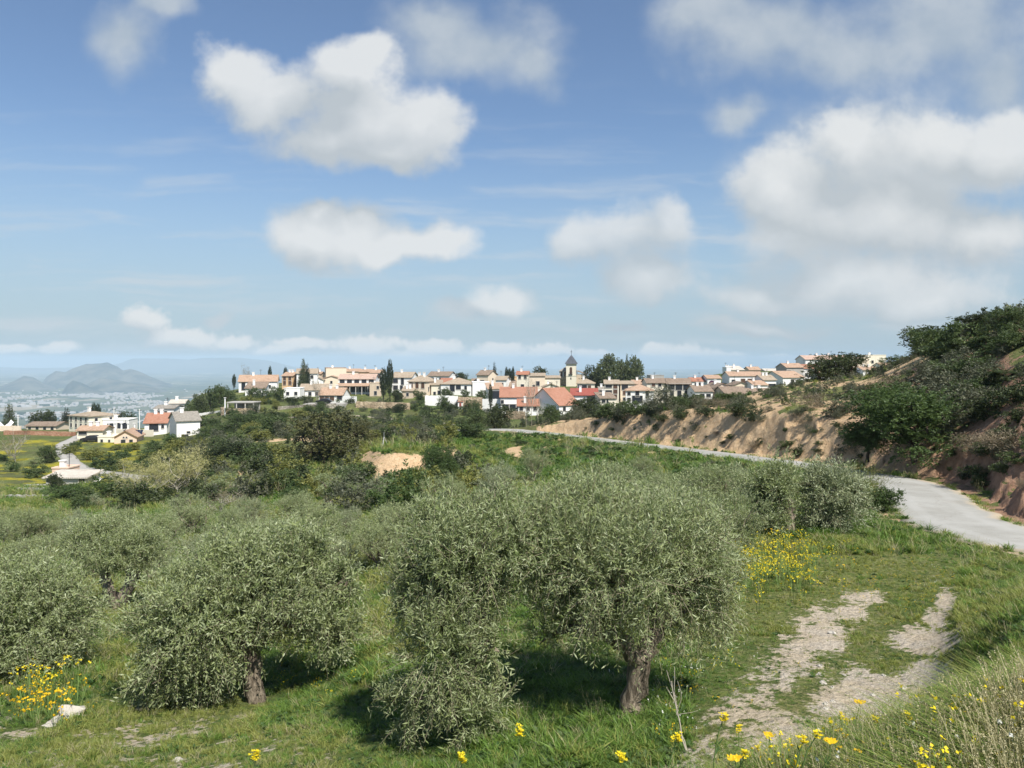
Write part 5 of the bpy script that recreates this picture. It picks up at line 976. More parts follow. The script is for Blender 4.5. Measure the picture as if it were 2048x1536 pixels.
# church and right middle
def church():
    d = 300; s = d / F; xc = (1143.5 - 1024) * s; zb = -(772 - HZ) * s; root = empty('church', (xc, d + 2, zb), 'cream church tower with a dark pointed spire and cross, nave behind it', 'church', None, math.radians(-10))
    zt = (772 - 729) * s; hw = 1.85
    fnd = min(0., H1(xc, d) - zb) - .5
    V_, f = [], []; add_box(V_, f, (-hw,-hw,fnd), (hw,hw,zt)); link(bpy.data.objects.new('tower', poly_mesh('tower', V_, f, WALL['y'])), root)
    V_, f = [], []; add_box(V_, f, (-hw-.2,-hw-.2,zt), (hw+.2,hw+.2,zt+.3)); add_box(V_, f, (-hw-.12,-hw-.12,zt*.47), (hw+.12,hw+.12,zt*.47+.2)); link(bpy.data.objects.new('cornice', poly_mesh('cornice', V_, f, WALL['y'])), root)
    zs = zt + .3; R = 2.35; V_ = []; f = []
    for z, r in ((zs, R), (zs + 1.0, R * .74), (zs + 2.4, R * .36), (zs + 3.5, .04)): V_ += [(-r,-r,z),(r,-r,z),(r,r,z),(-r,r,z)]
    for k in range(3):
        for i in range(4): j = (i + 1) % 4; f.append((4*k+i, 4*k+j, 4*k+4+j, 4*k+4+i))
    f.append((3,2,1,0)); sp = link(bpy.data.objects.new('spire', poly_mesh('spire', V_, f, ROOF['s'])), root)
    V_, f = [], []; add_box(V_, f, (-.06,-.06,zs+3.4), (.06,.06,zs+5.4)); add_box(V_, f, (-.4,-.05,zs+4.6), (.4,.05,zs+4.75)); link(bpy.data.objects.new('cross', poly_mesh('cross', V_, f, M['iron'])), sp)
    for ang in (0, math.pi / 2):
        n = 8; a = .5; z0 = zt * .55; z1 = zt * .82; pts = [(-a, z0), (a, z0)] + [(a * math.cos(t), z1 + a * math.sin(t)) for t in np.linspace(0, math.pi, n)]
        V_ = [(x, -hw - .04, z) for x, z in pts] + [(x, -hw + .02, z) for x, z in pts]; N_ = len(pts)
        f = [tuple(range(N_))] + [(i, i + N_, (i + 1) % N_ + N_, (i + 1) % N_) for i in range(N_)]
        o = link(bpy.data.objects.new('belfry_opening', poly_mesh('belfry_opening', V_, f, M['shutter'])), root); o.rotation_euler = (0, 0, ang)
        V_, f = [], []; add_box(V_, f, (-.7,-hw-.5,z0-.12), (.7,-hw,z0))
        for i in range(7): add_box(V_, f, (-.68+.21*i,-hw-.48,z0), (-.64+.21*i,-hw-.44,z0+.8))
        add_box(V_, f, (-.7,-hw-.5,z0+.8), (.7,-hw-.42,z0+.86)); o = link(bpy.data.objects.new('balcony_railing', poly_mesh('balcony_railing', V_, f, M['iron'])), root); o.rotation_euler = (0, 0, ang)
    V_, f = [], []; add_box(V_, f, (-.22,-hw-.04,zt*.3), (.22,-hw+.02,zt*.3+.8)); link(bpy.data.objects.new('slit_window', poly_mesh('slit_window', V_, f, M['pane'])), root)
    V_, f = [], []; add_box(V_, f, (-4.9,1.2,fnd), (-.6,8,zt*.68)); link(bpy.data.objects.new('nave', poly_mesh('nave', V_, f, WALL['g'])), root)
    V_, f = [], []; add_box(V_, f, (-5.1,1.0,fnd), (-.5,1.2,zt*.42)); link(bpy.data.objects.new('stone_plinth', poly_mesh('stone_plinth', V_, f, M['tanstone'])), root)
    z = zt * .68; V_ = [(-5.3,.8,z),(-.3,.8,z),(-.3,8.4,z),(-5.3,8.4,z),(-2.0,4.6,z+2.2)]; link(bpy.data.objects.new('nave_roof', poly_mesh('nave_roof', V_, [(0,1,4),(1,2,4),(2,3,4),(3,0,4),(3,2,1,0)], ROOF['g'])), root)
    for x in (-4.0, -2.6):
        fr, pn = window_meshes(.7, 1.9, 's'); o = link(bpy.data.objects.new('window', fr), root); o.location = (x, 1.16, zt * .55); link(bpy.data.objects.new('pane', pn), o)
    V_, f = [], []; add_box(V_, f, (1.9,1.5,fnd), (5.4,8,zt*.52)); link(bpy.data.objects.new('side_aisle', poly_mesh('side_aisle', V_, f, WALL['t'])), root)
    z = zt * .52; V_, f = [], []; slab(V_, f, [(1.87,1.1,z+1.6),(5.9,1.1,z+.2),(5.9,8.3,z+.2),(1.87,8.3,z+1.6)], .2); link(bpy.data.objects.new('aisle_roof', poly_mesh('aisle_roof', V_, f, ROOF['b'])), root)
church()
hs('cream house with a glazed gallery and a tan roof right of the church', 1158, 1192, 785, 767, 758, 'hip', 'c', 't', 9, -8, [('F',.3,.6,3.2,1.5),('F',.72,.45,1.1,2.2,'s')], d=264, chim=1)
hs('white house with a maroon roof behind the large dark bush', 1145, 1198, 815, 791, 780, 'sh', 'w', 'd', 9, -5, [('F',.75,.65,2.2,1.8),('F',.3,.3,1.4,1.4)], d=216, chim=1)
hs('small cream house with a brown roof and two windows above the bank', 1198, 1229, 818, 797, 788, 'sh', 'c', 'b', 7, 6, [('F',.2,.75,1,.9,),('F',.45,.72,.5,1.1)], d=208)
hs('little white house with two dark doors behind a chimney', 1199, 1214, 788, 780, 774, 'gx', 'w', 'g', 6, 0, [('F',2,1,.7,1.6,'d')], d=256, chim=1)
hs('white three storey house with dark ribbon windows and orange loggias', 1213, 1241, 802, 768, 761, 'gx', 'c', 't', 10, -6, [('F',.28,.86,2.0,.9),('F',.28,.56,2.0,.8),('F',.75,.85,1.3,1.3,'s'),('F',.75,.55,1.3,1.3,'s'),('F',.75,.25,1.1,1.4,'s')], d=240, chim=1)
hs('peach house with one big dark glazed window on the upper floor', 1241, 1268, 802, 768, 763, 'gx', 'p', 't', 10, 0, [('F',.32,.82,2.0,1.8),('F',.3,.48,1.1,1.4,'s'),('F',.3,.12,1,1),('F',.7,.14,.6,.9)], d=243)
v_ = hs('white house with red hip roof and an open dark porch below', 1256, 1311, 806, 781, 769, 'hip', 'w', 'o', 9, -8, [('F',.12,.75,.9,1.0),('F',.42,.76,1.1,2.0,'d'),('F',.78,.72,.9,1.6),('F',.12,.25,1,1.2),('F',.42,.28,3.0,2.2)], d=224)  # widest pane is the open porch below, its shade given as dark colour
hs('low brown roofs behind the red hip roof, with satellite dishes', 1268, 1296, 785, 768, 761, 'gx', 'p', 'o', 9, 0, [('F',2,1,.9,1)], d=258, chim=1)
hs('cream block with rows of small windows left of the three big panes', 1295, 1342, 806, 766, 758, 'gx', 'c', 'b', 11, -2, [('F',.28,.9,1.0,1.0,'s'),('F',.55,.9,1.0,1.0),('F',.82,.88,.8,1.0),('F',.66,.58,.9,.9),('F',.86,.58,.9,.9),('F',.66,.22,.8,.9),('F',.86,.22,.9,.9)], d=236, chim=1)
hs('big cream block with three large dark panes under the roof', 1341, 1386, 808, 768, 758, 'gx', 'c', 'b', 11, -9, [('F',3,1,2.0,2.0,'p',(.76,.96)),('F',.2,.52,1.1,2.2,'d'),('F',.52,.5,1.2,2.2,'d'),('F',.84,.5,1.2,2.2,'d'),('F',.3,.15,1.8,1.6),('F',.82,.14,1.2,1.4)], d=234, chim=1)
hs('grey cement penthouse box on the skyline', 1301, 1328, 768, 752, 751, 'fl', 's', 't', 8, 0, [('F',1,1,1,1)], d=300)
hs('dim white house with two small windows below the arched emblem', 1388, 1424, 806, 783, 772, 'gx', 'w', 'b', 9, 4, [('F',.4,.65,1.3,1.0),('F',.75,.65,1.3,1.0)], d=226)
hs('white house with a red roof left of the arched emblem', 1384, 1416, 775, 763, 756, 'gx', 'w', 'r', 9, 0, [('F',.25,.5,.9,1.4),('F',.5,.5,1,1.1)], d=280, chim=1)
e_ = hs('white house with a round arched purple emblem on its wall', 1415, 1442, 778, 757, 751, 'gx', 'w', 'o', 9, 0, [('F',.82,.4,.8,1.2)], d=278)
n_ = 10; pts = [(-1.1,0),(1.1,0)] + [(1.1 * math.cos(t), 1.5 + 1.1 * math.sin(t)) for t in np.linspace(0, math.pi, n_)]; N_ = len(pts)
M['purple'] = mat('purple_emblem', lambda nb: prin(nb, (.07, .015, .05), .6, .3))
V_ = [(x - .9, -4.56, z + .5) for x, z in pts] + [(x - .9, -4.48, z + .5) for x, z in pts]
em = link(bpy.data.objects.new('arched_emblem', poly_mesh('arched_emblem', V_, [tuple(range(N_))] + [(i, i + N_, (i + 1) % N_ + N_, (i + 1) % N_) for i in range(N_)], M['purple'])), e_)
child_box(e_, 'emblem_band', (-1.7,-4.62,1.5), (-.1,-4.56,2.0), M['frame'], em)
hs('white house with a beige gable right of the dim white house', 1424, 1460, 800, 776, 767, 'gy', 'p', 'b', 9, 6, [('F',.7,.25,2.2,1.4),('F',.3,.6,.8,.9)], d=232)
hs('front row tan house with a long brown roof and balconies at its left', 1446, 1496, 808, 788, 775, 'gx', 't', 'b', 10, 8, [('F',.12,.75,1.6,1.2),('F',.12,.3,1.6,1.2)], d=220)
hs('tan roofed low house at the right end of the front row', 1494, 1546, 805, 788, 778, 'gx', 't', 'b', 9, 4, [('F',3,1,.9,1)], d=224)
hs('brown gabled house tucked above the front row', 1466, 1500, 785, 771, 764, 'gy', 'p', 'b', 8, 0, [('F',2,1,.8,.9)], d=256)
hs('white house with a small gable and a dark garage opening', 1502, 1532, 785, 770, 762, 'gx', 'w', 'o', 8, 10, [('F',.75,.3,1.4,1.2),('F',.3,.5,.8,.9)], d=252)
hs('long white house with an orange roof and two arched windows, upper right group', 1459, 1527, 775, 752, 744, 'gx', 'w', 'o', 10, 0, [('F',.12,.5,1.2,1.6),('F',.4,.6,1.6,1.4,'s'),('F',.6,.6,1.6,1.4,'s'),('F',.82,.5,1.2,2.2)], d=284)
hs('peach house rising above the long white one, with a stepped outline', 1464, 1488, 760, 740, 733, 'sh', 'c', 'l', 8, 0, [('F',1,1,.8,1)], d=318)
hs('slim white tower block left of the peach stepped house', 1453, 1462, 765, 737, 735, 'fl', 'w', 't', 6, 0, [('F',1,2,.5,.7)], d=312)
hs('small orange top storey house above the long white one', 1499, 1521, 752, 740, 734, 'gx', 'p', 'o', 8, 0, [('F',3,1,.8,1.2)], d=322, chim=1)
hs('cream house with a low roof on the skyline right of the orange top storey', 1531, 1558, 758, 742, 738, 'gx', 'c', 'l', 9, 0, [('F',2,1,.8,1)], d=330)
hs('white three storey house with a row of windows, left of the orange gable', 1524, 1550, 792, 760, 751, 'gx', 'w', 't', 9, 6, [('F',.65,.65,2.6,1.2),('F',.6,.2,1.3,2),('F',.2,.6,.7,1)], d=256)
hs('white gabled house with an orange roof behind the dark shrubs', 1551, 1603, 775, 755, 743, 'gx', 'w', 'o', 11, 20, [('F',.45,.5,1.4,2.2,'d'),('F',.72,.5,1.4,2.2,'d')], d=268)
hs('grey fronted house with a tiled roof on the skyline left of the ridge oaks', 1571, 1606, 762, 735, 727, 'gx', 's', 'o', 10, 4, [('F',.15,.6,1.6,2)], d=300, chim=1)
hs('white house with an orange roof right behind the ridge oaks', 1604, 1640, 762, 737, 729, 'gx', 'w', 'R', 9, 0, [('F',2,1,1,1.4)], d=302)
hs('topmost white house with a long pink roof behind the ridge oaks', 1611, 1700, 752, 719, 711, 'gx', 'w', 'k', 11, 0, [('F',6,1,1,1.4,'p',(.5,.95))], d=320, chim=2)
hs('peach house with a flat roof right of the ridge oaks', 1706, 1738, 752, 718, 715, 'fl', 'p', 't', 9, 0, [('F',2,1,1,1.3)], d=318)
hs('cream box house on the skyline right of the ridge oaks', 1736, 1772, 752, 713, 710, 'fl', 'y', 't', 10, 0, [('F',2,2,.9,1.2)], d=322)
hs('white house with a dark window band below the cream box house', 1726, 1758, 770, 740, 734, 'gx', 'w', 'o', 9, 0, [('F',.45,.65,1.8,1.2),('F',.3,.25,1,1.2)], d=288)
hs('brown roofed low house left of the white one below the cream box', 1704, 1728, 768, 745, 737, 'gx', 'p', 'b', 8, 0, [('F',2,1,.9,1)], d=292)
hs('white house glimpsed through the ridge oaks', 1640, 1690, 775, 748, 741, 'gx', 'w', 'o', 9, 0, [('F',3,1,1,1.3)], d=286)
hs('white two storey house at the far right of the village', 1803, 1842, 762, 728, 722, 'gx', 'w', 't', 10, 0, [('F',3,2,1,1.3)], d=296)
hs('cream house with dark windows behind the far right white house', 1822, 1852, 745, 718, 715, 'fl', 'c', 't', 9, 0, [('F',3,1,1,1.5)], d=318)
hs('white house with an ochre roof behind the thin airy tree', 1766, 1806, 762, 733, 726, 'gx', 'w', 'o', 9, 0, [('F',3,1,1,1.3)], d=300)
# valley houses at the left
hs('pale yellow three storey house with a tan hip roof', 138, 202, 862, 832, 824, 'hip', 'y', 't', 8, -28, [('F',4,1,.75,1.0,'p',(.62,.92)),('F',4,1,.75,1.0,'p',(.2,.5)),('R',2,2,.75,1.0)], d=196, chim=1)
hs('cream house with a wide dark window beside the lane', 152, 200, 885, 861, 854, 'gx', 'y', 'o', 6, 8, [('F',.22,.8,1.7,.8),('F',.42,.25,.7,1.6,'d')], d=170)
pk = hs('pink gabled house with solar panels on its roof', 222, 263, 891, 874, 862, 'gy', 'k', 'o', 7, 14, [('F',.4,.3,.9,1.4),('F',.75,.35,.7,1.2),('F',.42,.95,.3,.3),('F',.55,.95,.3,.3)], d=163)
hs('low pale flat roofed wing left of the pink gabled house', 194, 226, 890, 876, 874, 'fl', 'y', 't', 6, 4, [('F',.25,.5,.5,.9),('F',.7,.45,.4,.9)], d=165)
V_, f = [], []; slab(V_, f, [(-2.15,-3.2,1.95),(-.25,-3.2,3.05),(-.25,1.5,3.05),(-2.15,1.5,1.95)], .06); link(bpy.data.objects.new('solar_panel', poly_mesh('solar_panel', V_, f, M['solar'])), pk)
og = hs('white house with a bright orange roof facing the valley', 281, 322, 862, 846, 829, 'gx', 'w', 'R', 9, 14, [('F',.42,.45,2.0,1.7),('F',.82,.55,.6,.9)], d=182)
hs('white block with dark windows rising behind the bright orange roof', 308, 345, 850, 817, 812, 'gx', 'w', 'g', 7, 4, [('F',.25,.75,1,.8),('F',.58,.75,.7,.8),('F',.5,.38,1.3,.9)], d=196, chim=1)
hs('big white house with a grey roof and a bright gable', 328, 372, 878, 842, 827, 'gx', 'w', 'g', 10, 32, [('F',.5,.35,.7,.5),('F',.35,.12,1.4,1),('R',.35,.15,1.3,1.6)], d=170, chim=1)
hs('small white gabled house at the top of the valley slope', 334, 362, 818, 807, 801, 'gx', 'w', 'l', 7, 12, [('F',1,1,.8,.8)], d=212)
hs('low white garden house with a flat roof between the columns', 204, 254, 862, 842, 840, 'fl', 'w', 't', 6, 6, [('F',.3,.5,1.5,1.4),('F',.75,.5,2.4,1.6)], d=198, chim=1)
hs('low peach house with a brown roof behind the brick wall', 52, 112, 862, 852, 846, 'gx', 'p', 'b', 7, 0, [('F',4,1,.8,.8)], d=206)
hs('grey roofed shed beside the lane in the valley', 92, 172, 966, 956, 950, 'sh', 'g', 'l', 3.5, 0, [('F',.9,.45,.8,1)], d=101, name='shed', cat='shed')
hs('small pink hut behind the grey roofed shed', 104, 136, 952, 940, 937, 'fl', 'k', 't', 3, 0, [('F',.35,.5,.6,.5)], d=111, name='hut', cat='hut')
# ------------------------------------------------------------------ walls, terraces, posts
def wall_run(name, label, cat, pts, th, m, cap=None, sink=1.2):
    """pts: (px, d, base row, top row); a wall standing along the ground"""
    L = np.array([((px - 1024) / F * d, d, -(tp - HZ) / F * d, -(bs - HZ) / F * d) for px, d, bs, tp in pts]); n = 24
    t = np.linspace(0, 1, len(L)); ti = np.linspace(0, 1, n); W_ = np.stack([np.interp(ti, t, L[:, k]) for k in range(4)], 1)
    T = nrm(np.gradient(W_[:, :2], axis=0)); N = np.stack([T[:, 1], -T[:, 0]], 1) * th / 2
    g = np.minimum(H(W_[:, 0], W_[:, 1]), W_[:, 3]) - sink; top = W_[:, 2] + .05 * np.sin(np.arange(n) * 1.7)
    o = np.array([W_[0, 0], W_[0, 1], W_[0, 3]])
    V_ = np.vstack([np.column_stack([W_[:, :2] - N, g]), np.column_stack([W_[:, :2] + N, g]), np.column_stack([W_[:, :2] + N, top]), np.column_stack([W_[:, :2] - N, top])]) - o
    q = []
    for i in range(n - 1):
        for a, b in ((0, 1), (1, 2), (2, 3), (3, 0)): q.append((a * n + i, b * n + i, b * n + i + 1, a * n + i + 1))
    me = poly_mesh(name, V_, q + [(0, 3 * n, 2 * n, n), (n - 1, 2 * n - 1, 3 * n - 1, 4 * n - 1)], m)
    ob = bpy.data.objects.new(name, me); ob.location = o; return tag(link(ob), label, cat)
wall_run('stone_wall', 'grey stone retaining wall with arched niches under the hedge', 'wall', [(556, 205, 822, 813), (600, 206, 823, 810), (672, 209, 823, 807)], .8, M['stone'])
wall_run('stone_wall', 'tan stone retaining wall right of the grey one', 'wall', [(712, 213, 817, 803), (760, 213, 818, 804), (820, 213, 820, 806)], .8, M['tanstone'])
wall_run('garden_wall', 'plain white wall in front of the restaurant terrace', 'wall', [(686, 221, 805, 793), (713, 220, 806, 793)], .4, WALL['w'])
wall_run('garden_wall', 'white terrace wall below the clipped round trees', 'wall', [(850, 222, 808, 791), (884, 222, 808, 791), (916, 222, 808, 792)], .4, WALL['w'])
wall_run('stone_wall', 'tan stone terrace wall right of the white terrace wall', 'wall', [(916, 221, 814, 794), (965, 221, 814, 795)], .6, M['tanstone'])
wall_run('garden_wall', 'white wall left of the slim cypress before the red roof', 'wall', [(965, 217, 815, 798), (1002, 216, 818, 798)], .4, WALL['w'])
wall_run('garden_wall', 'low tan wall at the foot of the long white house', 'wall', [(1012, 198, 840, 822), (1050, 196, 840, 823)], .4, M['tanstone'])
wall_run('parapet_wall', 'white parapet of the road descending left from the carport', 'wall', [(398, 204, 832, 827), (425, 203, 829, 823), (456, 199, 826, 819)], .35, WALL['w'])
wall_run('brick_wall', 'long red brick wall along the top of the meadow', 'wall', [(8, 180, 872, 861), (80, 181, 873, 862), (152, 182, 874, 864)], .4, M['brick'])
wall_run('garden_wall', 'orange wall behind the long brick wall', 'wall', [(0, 196, 866, 851), (42, 196, 866, 852)], .4, WALL['p'])
wall_run('garden_wall', 'long cream wall below the white garden columns', 'wall', [(200, 182, 872, 857), (250, 180, 874, 858), (306, 178, 874, 860)], .4, WALL['c'])
for i, (p0, p1, y0, d) in enumerate(((0, 95, 996, 84), (35, 95, 982, 92), (52, 95, 975, 97))):
    wall_run('terrace_wall', ('lowest low terrace wall in the far left meadow', 'middle low terrace wall in the far left meadow', 'upper low terrace wall in the far left meadow')[i], 'wall', [(p0, d, y0 + 5, y0 - 6), (p1, d - 1, y0 + 5, y0 - 6)], .35, M['concrete'])
def post(px, d, top, label, w=.22, m='whitepaint', name='utility_pole', cat='pole', group=None, arm=True):
    X = (px - 1024) / F * d; z = H1(X, d); h = -(top - HZ) / F * d - z
    ch = [([(0, 0, -.3), (0, 0, h * .5), (0, 0, h)], [w * .6, w * .55, w * .45])]
    v, q = tubes(ch, 6, 1, 0)
    root = empty(name, (X, d, z), label, cat, group); link(bpy.data.objects.new('shaft', np_mesh('shaft', v, [q], [M[m]], smooth=True)), root)
    if arm: child_box(root, 'cross_arm', (-.5, -.06, h - .5), (.5, .06, h - .38), M['iron'])
    else: child_box(root, 'cap', (-w * .7, -w * .7, h), (w * .7, w * .7, h + .12), M[m])
    return root
post(450, 190, 796, 'white pole beside the carport at the bend of the hillside road', .35, arm=False)
post(36, 200, 829, 'thin pole behind the brick wall at the far left')
post(228, 190, 815, 'taller of two slim poles above the garden columns'); post(232, 190, 823, 'shorter of two slim poles above the garden columns')
post(279, 196, 818, 'slim pole left of the bright orange roof')
for i, px in enumerate((218, 230, 243, 256, 269)): post(px, 180.5, 847, 'square white garden column standing on the long cream wall', .4, 'whitepaint', 'garden_column', 'column', 'white garden columns on the cream wall', False)
# solar array of the valley houses: each panel its own part
X0, d0 = (246 - 1024) / F * 168, 168; sr = empty('solar_array', (X0 + 2.1, d0, -(871 - HZ) / F * d0), 'row of dark solar panels behind the pink gabled house', 'solar panels')
zs_ = H1(X0 + 2.1, d0) - (-(871 - HZ) / F * d0)
pm = None
for i in range(7):
    V_, f = [], []; slab(V_, f, [(-.28, -.5, 0.05), (.28, -.5, .05), (.28, .5, 1.2), (-.28, .5, 1.2)], .05)
    pm = pm or poly_mesh('panel', V_, f, M['solar']); o = link(bpy.data.objects.new('panel', pm), sr); o.location = (-1.9 + .62 * i, 0, 0)
for x in (-1.9, 0, 1.8): child_box(sr, 'support', (x - .05, .25, min(zs_, 0) - .3), (x + .05, .35, .8), M['metal'])
# carport with curved stone wall
c0 = ((486 - 1024) / F * 196, 196); zc = -(821 - HZ) / F * 196; cp = empty('carport', (c0[0], c0[1], zc), 'grey flat roofed carport on a curved stone wall at the road bend', 'carport')
child_box(cp, 'roof', (-3.4, -2, 2.0), (3.6, 3.2, 2.25), WALL['s'])
for x in (-3.2, -1.0, 1.2, 3.3): child_box(cp, 'post', (x - .1, -1.9, -1.5), (x + .1, -1.7, 2.0), M['frame'])
child_box(cp, 'front_wall', (-3.6, -2.3, -4.5), (3.8, -2.02, .7), M['tanstone']); child_box(cp, 'back_wall', (-3.2, 2.8, -1.5), (3.4, 3.0, 2.0), WALL['s'])
an = np.linspace(math.pi * .75, math.pi * 1.5, 14); V_ = [(-3.3 + 1.9 * math.cos(a), -1.2 + 1.9 * math.sin(a), z) for z in (-3.5, .9) for a in an] + [(-3.3 + 1.6 * math.cos(a), -1.2 + 1.6 * math.sin(a), z) for z in (-3.5, .9) for a in an]; k = 14
f = []
for i in range(k - 1): f += [(i, i+1, k+i+1, k+i), (2*k+i+1, 2*k+i, 3*k+i, 3*k+i+1), (k+i, k+i+1, 3*k+i+1, 3*k+i)]
link(bpy.data.objects.new('curved_wall', poly_mesh('curved_wall', V_, f, M['tanstone'])), cp)
# parked cars
def car(px, d, base, label, paint, rz=0):
    X = (px - 1024) / F * d; z = -(base - HZ) / F * d; root = empty('parked_car', (X, d, z), label, 'car', None, rz)
    prof = [(-2.1, .35), (-2.1, .75), (-1.9, .88), (-1.2, .95), (-.6, 1.42), (.9, 1.45), (1.6, 1.0), (2.05, .92), (2.12, .5), (2.05, .35)]; n = len(prof)
    V_ = [(x, y, zz) for y in (-.85, .85) for x, zz in prof]; f = [tuple(range(n)), tuple(range(2 * n - 1, n - 1, -1))] + [(i, i + n, (i + 1) % n + n, (i + 1) % n) for i in range(n)]
    link(bpy.data.objects.new('body', poly_mesh('body', V_, [tuple(reversed(q)) for q in f], paint)), root)
    for y in (-.86, .86): child_box(root, 'side_window', (-.75, min(y, y * 1.005), .98), (1.15, max(y, y * 1.005), 1.34), M['pane'])
    for x in (-1.3, 1.3):
        for y in (-.8, .8):
            v, q = tubes([([(x, y - .1, .33), (x, y, .33), (x, y + .1, .33)], [.33, .34, .33])], 12, 1, 0); link(bpy.data.objects.new('wheel', np_mesh('wheel', v, [q, [[i + 12 * 0 for i in (0, 3, 6, 9)]], [[i + 24 for i in (0, 3, 6, 9)]]], [M['rubber']])), root)
    return root
car(648, 212, 807, 'black car parked on the terrace above the grey stone wall', M['carpaint'])
pf = empty('terrace', ((650 - 1024) / F * 212, 212, -(807.2 - HZ) / F * 212), 'paved terrace on top of the grey stone wall', 'terrace'); child_box(pf, 'paving', (-5.5, -2.2, -2.2), (5.5, 5, -.01), M['concrete'])
car(183, 166, 884, 'dark car in front of the cream house beside the lane', M['carpaint'], .2)
# red door kiosk, white tarpaulin, marquee
kr = empty('kiosk', ((921 - 1024) / F * 219, 219, -(813 - HZ) / F * 219), 'little white kiosk with a red roof and red door at the stone terrace wall', 'kiosk')
child_box(kr, 'wall', (-.7, -.6, -1), (.7, .6, 1.3), WALL['w']); child_box(kr, 'door', (-.3, -.66, 0), (.3, -.6, 1.1), ROOF['d']); child_box(kr, 'roof', (-.85, -.8, 1.3), (.85, .75, 1.5), ROOF['r'])
V_ = []; f = []; nx = 8
for j in range(5):
    for i in range(nx): V_.append((-2.2 + 4.4 * i / (nx - 1), -1.2 + 2.4 * j / 4, .25 + .9 * math.sin(math.pi * j / 4) * (.6 + .4 * math.sin(i * 1.3)) + .1 * math.sin(i * 2 + j)))
for j in range(4):
    for i in range(nx - 1): a = j * nx + i; f.append((a, a + 1, a + nx + 1, a + nx))
def cloth(px, d, label, sc_):
    X = (px - 1024) / F * d; o = bpy.data.objects.new('tarpaulin', poly_mesh('tarpaulin', V_, f, M['whitepaint'])); o.location = (X, d, H1(X, d)); o.scale = sc_; return tag(link(o), label, 'tarpaulin')
cloth(190, 104, 'white tarpaulin lying beside the grey roofed shed', (.45, .5, .45)); cloth(1262, 214, 'white awning sheets beside the open porch house', (1.6, 1, 1.4)); cloth(8, 205, 'white canopy at the far left edge behind the walls', (1.2, 1, 2.2))
# tripod stake above the scar
X, d = pick(768, 893, 60, 120); tr = empty('tripod_stake', (X, d, H1(X, d)), 'thin metal tripod stake above the bare earth scar', 'tripod')
for i in range(3):
    a = i * 2.09 + .4; v, q = tubes([([(.5 * math.cos(a), .5 * math.sin(a), -.1), (0, 0, 1.0)], [.025, .02])], 4, 1, 0); link(bpy.data.objects.new('leg', np_mesh('leg', v, [q], [M['metal']])), tr)
v, q = tubes([([(0, 0, .9), (0, 0, 1.5)], [.025, .02])], 4, 1, 0); link(bpy.data.objects.new('mast', np_mesh('mast', v, [q], [M['metal']])), tr)

# ------------------------------------------------------------------ the town on the plain (reads as one mass of specks)
r = np.random.default_rng(5); Vt, Qt, mi = [], [], []; nT = 0
base_q = np.array([(4,5,6,7),(0,1,5,4),(1,2,6,5),(2,3,7,6),(3,0,4,7)])
M['townw'] = mat('town_white', lambda nb: prin(nb, (.42, .41, .40), .9, .1)); M['townt'] = mat('town_tile', lambda nb: prin(nb, (.40, .31, .25), .9, .1)); M['towng'] = mat('town_grey', lambda nb: prin(nb, (.40, .39, .37), .9, .1)); M['townwood'] = mat('town_trees', lambda nb: prin(nb, (.03, .05, .025), .9, .1))
def town(n, px0, px1, py0, py1, sz, hz, wood=.0, slope=0):
    global nT
    for _ in range(n):
        px = px0 + (px1 - px0) * r.random(); py = py0 + (py1 - py0) * r.random() + slope * (px - px0)
        d = 300 * F / (py - HZ); x = (px - 1024) / F * d
        if vnoise(np.array([x / 330]), np.array([d / 420]), 77)[0] < -.12: continue
        w = sz[0] + (sz[1] - sz[0]) * r.random() ** 2; l = sz[0] + (sz[1] - sz[0]) * r.random() ** 2; h = hz[0] + (hz[1] - hz[0]) * r.random() ** 2; a = r.random() * .6 + .3
        isw = r.random() < wood
        c_, s_ = math.cos(a), math.sin(a); q = [(-w/2,-l/2),(w/2,-l/2),(w/2,l/2),(-w/2,l/2)]
        b = [(x + c_*u - s_*v_, d + s_*u + c_*v_) for u, v_ in q]; zb = H1(x, d) if False else -303
        Vt.extend([(u, v_, zb) for u, v_ in b] + [(u, v_, -299 + h) for u, v_ in b]); Qt.append(base_q + nT); nT += 8
        mm = 3 if isw else r.choice([0, 0, 0, 1, 2]); mi.extend([mm if mm == 3 else (1 if mm == 1 else mm)] + [3 if mm == 3 else (2 if mm == 2 else 0)] * 4)
town(330, -120, 180, 786, 800, (12, 34), (6, 12)); town(420, 140, 345, 784, 797, (12, 30), (6, 11), slope=.02); town(260, 200, 420, 801, 818, (10, 26), (6, 10)); town(230, -80, 180, 800, 836, (12, 60), (6, 14), .1); town(40, 0, 130, 806, 830, (30, 90), (6, 9)); town(200, -250, 460, 778, 846, (10, 24), (5, 10), .4); town(240, 60, 330, 820, 846, (10, 22), (5, 9), .3)
tm_ = np_mesh('far_town', Vt, [np.vstack(Qt)], [M['townw'], M['townt'], M['towng'], M['townwood']], mi)
tag(link(bpy.data.objects.new('far_town', tm_)), kind='stuff')

